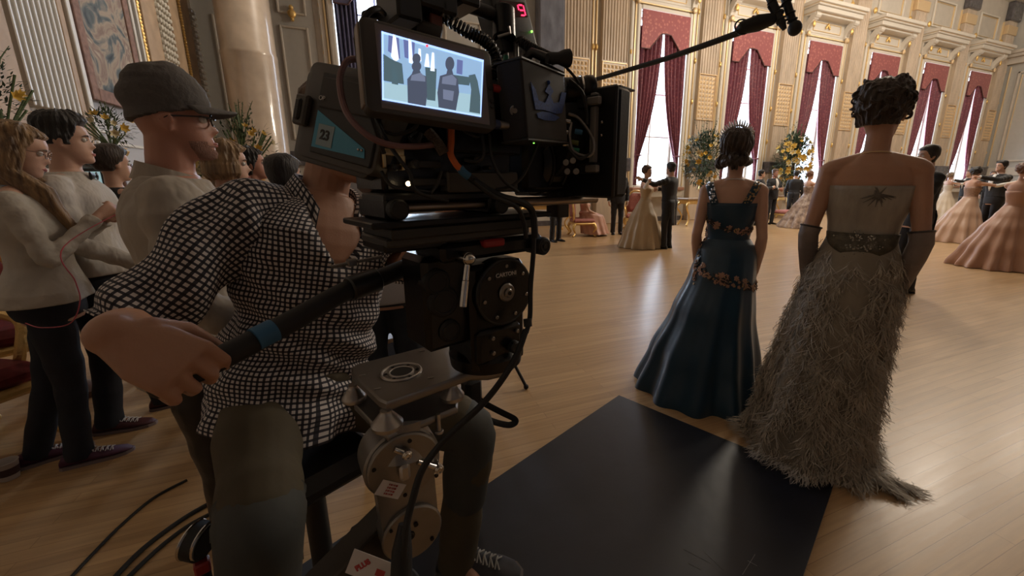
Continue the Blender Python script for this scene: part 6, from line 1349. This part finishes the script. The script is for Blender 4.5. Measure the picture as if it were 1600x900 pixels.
# saddle seat of the dolly under the operator
se = thing('dolly_seat', 'black padded dolly seat with its post beneath the operator', 'seat', (P(470, 720, 1.2).x, P(470, 720, 1.2).y, 0))
s_c = P(480, 706, 1.16)-UP*.02; Rs = Matrix((f_.normalized() if 0 else deg(img_face(128)), deg(img_face(38)), UP)).transposed()
G().box(s_c, (.34, .30, .08), Rs, .03).build('cushion', m_rub, se); G().cyl(V((s_c.x, s_c.y, .06)), s_c-UP*.03, .03, n=20).build('post', m_gm, se); G().box(V((s_c.x, s_c.y, .06)), (.40, .34, .06), Rs, .01).build('dolly_platform', m_gm, se)
for a_ in (-.15, .15):
    for b_ in (-.19, .19): pp = V((s_c.x, s_c.y, .06))+Rs@V((a_, b_, 0)); G().cyl(pp-Rs@V((0, .025, 0)), pp+Rs@V((0, .025, 0)), .06, n=24, bev=.01).build('wheel', m_rub, se)
kb = P(310, 850, .95); k_ = thing('focus_handwheel', 'black and chrome control knob low beside the operator\'s leg', 'knob', kb)
bpy.data.objects.remove(k_); G().cyl(kb, V((kb.x, kb.y, .09)), .012, n=12).build('control_column', m_rub, se); G().cyl(P(297, 842, .95), P(324, 848, .95), .042, n=26, bev=.006).build('control_wheel', m_rub, se)
for x_ in (301, 322): G().torus(P(x_, 843, .95), .040, .004, P(324, 848, .95)-P(297, 842, .95), 26, 6).build('chrome_ring', m_steel, se)
G().box(P(316, 884, .95), (.03, .03, .03), RR, .004).build('red_block', m_red, se)
# ================================================================== boom microphone
bp = thing('boom_microphone', 'black boom pole reaching over the dancers with its microphones', 'microphone', P(1166, 46, 2.45))
G().tube([P(850, 146, 4.1), P(925, 126, 3.75), P(1040, 92, 3.0), P(1120, 64, 2.62), P(1166, 47, 2.45)], [.017, .018, .019, .019, .019], 14).build('pole', m_rub, bp)
G().tube([P(1150, 48, 2.45), P(1158, 44, 2.43), P(1185, 36, 2.4), P(1206, 30, 2.38), P(1222, 18, 2.38)], [.012, .036, .046, .034, .016], 14).build('cable_bundle', m_rub, bp)
for r0, r1 in (((1187, -40), (1226, 46)), ((1215, -40), (1243, 48))):
    a, b = P(*r0, 2.36), P(*r1, 2.36); G().tube([a, lerp(a, b, .5), lerp(a, b, .9), b], [.024, .023, .021, .012], 16).build('microphone', m_rub, bp)
    for t in (.3, .5, .7, .82): p = lerp(a, b, t); G().torus(p, .026, .004, b-a, 18, 6).build('shock_mount', m_blk2, bp)
G().ball(P(1242, 44, 2.36), (.038, .038, .042), 18, 12).build('foam_windshield', m_rub, bp)
for (x0, y0, x1, y1) in ((1208, 14, 1230, 8), (1212, 34, 1236, 30), (1206, 20, 1200, 10), (1214, 36, 1216, 40)): G().cyl(P(x0, y0, 2.37), P(x1, y1, 2.37), .006, n=8).build('mount_arm', m_blk2, bp)
G().cyl(P(1176, 32, 2.4), P(1178, 26, 2.4), .012, n=12).build('red_tape', m_red, bp); G().torus(P(1160, 42, 2.43), .045, .005, cf, 20, 6).build('cable_loop', m_rub, bp)
# ================================================================== flowers
m_leaf = mat('dark green foliage', (.035, .07, .03), .6, noise_amt=.5, noise_scale=20); m_leaf2 = mat('grey green foliage', (.09, .13, .08), .6); m_lily = mat('yellow lily petal', (.75, .50, .10), .5, noise_amt=.15); m_lilyw = mat('cream lily petal', (.70, .62, .40), .5); m_stem = mat('flower stem', (.10, .15, .06), .6)
def leaf(g, p, d, L, w, up=V((0, 0, 1))):
    d = V(d).normalized(); s_ = d.cross(up); s_ = s_.normalized() if s_.length > .01 else V((1, 0, 0)); n_ = s_.cross(d)
    a = [p, p+d*L*.35+s_*w+n_*w*.3, p+d*L, p+d*L*.35-s_*w+n_*w*.3, p+d*L*.4]; g.add(a, [(0, 1, 4), (1, 2, 4), (2, 3, 4), (3, 0, 4)])
def bloom(g, p, d, r):
    x_, y_, z_ = fr(d)
    for q in range(6): a = q*PI/3; e = (x_*math.cos(a)+y_*math.sin(a)); leaf(g, p, e*.8+z_*.7, r, r*.36, z_)
def arrangement(label, base, h, r, nleaf, nbloom, seed, size=.09, vase='urn', twigs=6, frac=.7, vh=.35, vm=None):
    e = thing('flower_arrangement', label, 'flowers', base, 0); b = V(base); rn = random.Random(seed)
    G().lathe([(.05, 0), (.07, .01), (.03, vh*.2), (.10, vh*.55), (.12, vh*.8), (.09, vh*.95), (.11, vh)] if vase == 'urn' else [(.06, 0), (.065, vh*.5), (.06, vh)], b, UP, 20).build('vase', vm or m_gold, e)
    c = b+UP*(vh+h*.45); L1, L2 = G(), G(); st_ = G(); B1 = []
    for i in range(nleaf):
        d = V((rn.gauss(0, 1), rn.gauss(0, 1), rn.gauss(.2, 1))).normalized(); t = rn.random()**.4; p = c+V((d.x*r*t, d.y*r*t, d.z*h*.5*t)); leaf(L1 if rn.random() < frac else L2, p, d+V((0, 0, rn.uniform(-.6, .8)))+V((rn.uniform(-.5, .5), rn.uniform(-.5, .5), 0)), size*rn.uniform(.8, 2.0), size*rn.uniform(.15, .3))
    for i in range(16): d = V((rn.uniform(-1, 1)*r, rn.uniform(-1, 1)*r, h*rn.uniform(.3, .8))); st_.tube([b+UP*vh*.9, b+UP*(vh)+d*.5, b+UP*vh+d], .006, 5)
    for i in range(twigs):
        a = rn.uniform(0, 2*PI); t = b+UP*(vh+h*rn.uniform(1.0, 1.25))+V((math.cos(a), math.sin(a), 0))*r*rn.uniform(.2, .8); st_.tube([c, lerp(c, t, .6)+UP*.05, t], [.006, .004, .002], 5)
        for q in range(8): leaf(L2, lerp(c, t, .5+.06*q), V((rn.uniform(-1, 1), rn.uniform(-1, 1), .4)), size*.9, size*.2)
    o = L1.build('foliage', m_leaf, e, smooth=False); o['kind'] = 'stuff'; o = L2.build('pale_foliage', m_leaf2, e, smooth=False); o['kind'] = 'stuff'; st_.build('stems', m_stem, e)
    for i in range(nbloom):
        to = (EYE-c); to.z = 0; to.normalize(); d = (V((rn.gauss(0, 1), rn.gauss(0, 1), rn.gauss(.1, .8))).normalized()+to*.9).normalized(); p = c+V((d.x*r*.95, d.y*r*.95, d.z*h*.46)); g = G(); bloom(g, p, d, size*rn.uniform(1.1, 1.7)); g.build('bloom', m_lily if rn.random() < .75 else m_lilyw, e, smooth=False)
    return e
def console(label, p, rz, w=1.2, d=.5, h=.85):
    e = thing('console_table', label, 'table', (p.x, p.y, 0), rz); M_ = wmat(e); q = lambda x, y, z: M_@V((x, y, z))
    G().box((0, 0, h), (w, d, .05), bev=.01).build('marble_top', m_stone2, e, world=False); G().box((0, 0, h-.09), (w*.92, d*.85, .13), bev=.01).build('apron', m_gold, e, world=False)
    for sx in (-1, 1):
        for sy in (-1, 1): G().tube(bez([V((sx*w*.42, sy*d*.36, h-.1)), V((sx*w*.50, sy*d*.44, h*.70)), V((sx*w*.36, sy*d*.34, h*.35)), V((sx*w*.45, sy*d*.40, .03))], 5), [.045, .05, .045, .038, .03, .03, .028, .026, .025, .024, .024, .026, .028, .03, .034, .04], 8).build('leg', m_gold, e, world=False)
    return e
t1 = PZ(1086, 352); t1.z = 0; console('gilt console table carrying flowers behind the teal-gowned woman', t1, 0)
arrangement('tall yellow and green flower arrangement just left of the teal-gowned woman\'s head', (t1.x+.15, t1.y, .876), 1.75, .66, 2600, 34, 4, .085, twigs=8, vh=.4)
t2 = PZ(1232, 341); t2.z = 0; console('gilt console table carrying lilies between the two gowned women', t2, 0, 1.0)
arrangement('tall arrangement of orange yellow lilies between the heads of the two gowned women', (t2.x-.2, t2.y-.0, .876), 1.95, .62, 2200, 60, 9, .105, twigs=8, vh=.4)
fl3 = P(302, 300, 2.55); arrangement('yellow lilies in an amber glass vase behind the cap man\'s chin', (fl3.x, fl3.y, fl3.z-.10), .26, .12, 420, 16, 12, .030, 'cyl', 2, vh=.14, vm=mat('amber glass', (.45, .22, .05), .15, coat=.5))
fl4 = P(385, 262, 3.3); arrangement('sparse spray of white and yellow flowers before the marble column', (fl4.x, fl4.y, fl4.z-.25), .45, .24, 330, 22, 15, .030, 'urn', 14, vh=.2)
fl5 = P(2, 205, 2.3); arrangement('dark leafy sprigs with yellow blooms at the left edge', (fl5.x, fl5.y, fl5.z-.20), .45, .15, 420, 7, 18, .030, 'urn', 8, vh=.15)
fl6 = P(172, 215, 4.0); arrangement('small yellow and green flower bunch behind the bow-tied man', (fl6.x, fl6.y, fl6.z-.25), .38, .20, 420, 9, 22, .036, 'urn', 3, vh=.15)
for f, nm in ((fl3, 'behind the fair bobbed woman'), (fl4, 'in front of the marble column'), (fl5, 'at the left edge behind the long-haired woman'), (fl6, 'behind the bow-tied man')):
    z_ = {'b': 0}; hh = (f.z-.10 if f is fl3 else f.z-.25 if f is not fl5 else f.z-.20)
    e = thing('pedestal', 'dark wooden flower pedestal '+nm, 'pedestal', (f.x, f.y, 0)); G().lathe([(.14, 0), (.14, .04), (.06, .08), (.045, hh*.5), (.05, hh-.08), (.13, hh-.03), (.13, hh-.001)], (f.x, f.y, 0), UP, 20).build('column', mat('mahogany', (.10, .04, .02), .35), e)
# ================================================================== gilt chairs
m_seat = mat('crimson damask upholstery', (.22, .02, .02), .7, noise_amt=.4, noise_scale=25); m_seatp = mat('rose upholstery', (.45, .16, .13), .7, noise_amt=.3, noise_scale=25)
def gilt_chair(label, p, face, ms, arms=True, k=1.0, back=True, name='armchair', w=.62):
    e = thing(name, label, 'chair' if back else 'bench', (p.x, p.y, 0), math.radians(face)-PI/2); d = .56
    G().box((0, 0, .40*k), (w, d, .12), bev=.045).build('seat', ms, e, world=False); G().box((0, 0, .33*k), (w+.02, d+.02, .06), bev=.02).build('seat_rail', m_gold, e, world=False)
    for sx in (-1, 1):
        for sy in (-1, 1):
            G().tube(bez([V((sx*w*.46, sy*d*.44, .33)), V((sx*w*.54, sy*d*.52, .22)), V((sx*w*.44, sy*d*.42, .09)), V((sx*w*.54, sy*d*.54, .02))], 5), [.045, .044, .042, .038, .034, .03, .027, .025, .023, .022, .021, .022, .024, .027, .03, .026], 10).build('leg', m_gold, e, world=False)
    if back:
        pts = bez([V((-w*.36, -d*.46, .36)), V((-w*.46, -d*.52, .70)), V((-w*.34, -d*.60, 1.02)), V((0, -d*.62, 1.12)), V((w*.34, -d*.60, 1.02)), V((w*.46, -d*.52, .70)), V((w*.36, -d*.46, .36))], 6)
        G().tube(pts, .026, 8).build('back_frame', m_gold, e, world=False)
        rows = [[V((x_*w*hw, -d*(.50+.10*(z_-.5))+.03*x_*x_, z_)) for x_ in (-1, -.5, 0, .5, 1)] for z_, hw in ((.5, .36), (.62, .42), (.8, .42), (.95, .34), (1.05, .18))]
        solid(G().rings(rows, caps=False, closed=False).build('back_pad', ms, e, world=False), .06)
    if arms:
        for sx in (-1, 1): G().tube(bez([V((sx*w*.46, -d*.50, .70)), V((sx*w*.54, -d*.1, .68)), V((sx*w*.56, d*.18, .64)), V((sx*w*.50, d*.22, .50)), V((sx*w*.47, d*.16, .38))], 5), .024, 8).build('arm', m_gold, e, world=False)
    return e
c1 = PZ(45, 712)+V((-.34, .06, 0)); gilt_chair('gilt carved armchair with crimson seat at the left edge, beside the paper cup', c1, img_face(100), m_seat)
c2 = PZ(20, 640)+V((-.30, .30, 0)); gilt_chair('gilt carved armchair with crimson seat behind the one beside the paper cup', c2, img_face(120), m_seat)
c3 = PZ(993, 359); gilt_chair('rose upholstered gilt armchair left of the champagne-gowned dancer', c3, 240, m_seatp, k=1)
c4 = PZ(1226, 350); gilt_chair('rose topped gilt bench under the lily arrangement', c4, 270, m_seatp, arms=False, back=False, name='bench', w=.8)
c5 = PZ(905, 363); gilt_chair('gilt chair under the seated woman in rose satin', V((sp.x-.05, sp.y+.02, 0)), 345, m_seatp, arms=False)
# low tables and stands beyond the rods
t3 = PZ(885, 368); t3 = V((t3.x-.3, t3.y+.9, 0)); console('brown and gilt side table behind the seated woman', t3, 0, 1.6, .6, .8)
bk1 = G().box((t3.x+.4, t3.y, .826+.022), (.45, .30, .04), bev=.004).build('folded_cloth', mat('white linen', (.7, .68, .62), .7), None); tag(bk1, 'folded white cloth lying on the brown side table', 'cloth')
# paper cup
cpos = PZ(16, 747); cu_ = thing('paper_cup', 'white paper cup with dark print on the floor by the armchair', 'cup', cpos); G().lathe([(.030, 0), (.031, .001), (.041, .088), (.043, .090), (.041, .093), (.039, .090), (.030, .004)], cpos, UP, 28, False).build('cup_wall', mat('white paper', (.5, .46, .44), .7), cu_); G().lathe([(.0348, .026), (.0392, .064)], cpos, UP, 28, False).build('printed_band', mat('dark cup print', (.06, .03, .03), .7), cu_)
# ================================================================== floor cables, stand, bag, cart, monitor
def fcable(lab, pts, r, grp=None):
    o = G().tube(bez([PZ(a, b, r) for a, b in pts], 10), r, 8).build('floor_cable', m_rub, None); return tag(o, lab, 'cable', grp)
fcable('thin black cable on the floor, farther of the cables at lower left', [(292, 750), (240, 778), (190, 820), (150, 860), (108, 905)], .006)
fcable('thick black cable on the floor, uppermost of the close pair at lower left', [(330, 785), (290, 808), (245, 840), (212, 868), (172, 910)], .009); fcable('thick black cable on the floor, nearer of the close pair at lower left', [(345, 795), (300, 818), (262, 845), (228, 875), (190, 912)], .008)
sf = PZ(822, 608); sh_ = PZ(748, 590); ls = thing('light_stand', 'black folding stand whose foot rests on the floor beyond the fluid head', 'stand', (PZ(770, 585).x, PZ(770, 585).y, 0)); hb = V((PZ(770, 585).x, PZ(770, 585).y, .0))
G().cyl(hb+UP*.12, hb+UP*1.35, .012, n=12).build('post', m_rub, ls)
for a in range(3):
    v0 = (sf-hb); v0.z = 0; ang = a*2*PI/3; v1 = Matrix.Rotation(ang, 3, 'Z')@v0; G().cyl(hb+UP*.42, hb+v1+UP*.02, .011, n=10).build('leg', m_rub, ls); G().ball(hb+v1+UP*.018, .018, 10, 8).build('foot', m_rub, ls)
bg = thing('camera_bag', 'small black camera pouch with a strap lying by the operator\'s knee', 'bag', P(738, 612, 1.5)); G().box(P(737, 614, 1.5), (.07, .06, .13), RR, .015).build('pouch', m_rub, bg)
for pts in ([(745, 622, 1.5), (760, 632, 1.52), (785, 645, 1.55), (803, 654, 1.56), (805, 660, 1.56), (795, 664, 1.55), (775, 660, 1.53), (757, 652, 1.5), (748, 640, 1.5)],): G().tube(bez([P(*p) for p in pts], 6), [(.012, .002)]*49, 8, xa=UP).build('strap', m_rub, bg)
G().cyl(P(738, 622, 1.5)-UP*.06, V((P(738, 622, 1.5).x, P(738, 622, 1.5).y, .0)), .008, n=8).build('hanging_post', m_rub, bg)
ct = thing('equipment_cart', 'dark equipment cart with shelves beyond the fluid head', 'cart', (P(655, 560, 2.6).x, P(655, 560, 2.6).y, 0)); cc_ = V((P(655, 560, 2.6).x, P(655, 560, 2.6).y, 0))
for z_ in (.26, .52, .82): G().box(cc_+UP*z_, (.62, .42, .025), RR, .004).build('shelf', mat('tan wooden shelf', (.30, .2, .12), .5), ct)
for a in (-1, 1):
    for b in (-1, 1): G().cyl(cc_+RR@V((a*.29, b*.19, .06)), cc_+RR@V((a*.29, b*.19, .95)), .013, n=10).build('upright', m_gm, ct); G().ball(cc_+RR@V((a*.29, b*.19, .04)), .04, 12, 8).build('castor', m_rub, ct)
for nm, off, sz, mm, lab in (('storage_box', (-.08, -.05, .36), (.22, .2, .17), mat('slate blue plastic', (.08, .13, .25), .5), 'blue storage box on the lowest shelf of the equipment cart'), ('tool_pouch', (.05, -.05, .61), (.16, .14, .15), m_rub, 'black tool pouch on the middle shelf of the equipment cart'), ('cardboard_box', (-.02, -.05, .92), (.20, .16, .17), mat('buff cardboard', (.42, .30, .17), .8), 'buff cardboard box on top of the equipment cart')): tag(G().box(cc_+RR@V(off), sz, RR, .012).build(nm, mm, None), lab, nm.split('_')[-1])
mn = thing('video_monitor', 'glowing pale blue monitor between the bow-tied man and the cap man', 'monitor', P(132, 296, 2.8)); mcn = P(134, 296, 2.8); Rn = Matrix((deg(-22), deg(68), UP)).transposed()
G().box(mcn, (.36, .05, .30), Rn, .01).build('housing', m_blk2, mn); G().box(mcn-Rn@V((0, .027, 0)), (.31, .002, .24), Rn).build('screen', em('pale teal screen', (.30, .45, .47), .8), mn, smooth=False); G().box(mcn+UP*.19, (.40, .12, .10), Rn, .02).build('sun_hood', mat('glossy black hood', (.02, .02, .03), .15), mn); G().cyl(V((mcn.x, mcn.y, .02)), mcn-UP*.14, .016, n=12).build('post', m_rub, mn); G().cyl(V((mcn.x, mcn.y, 0)), V((mcn.x, mcn.y, .03)), .2, n=24).build('base', m_rub, mn)
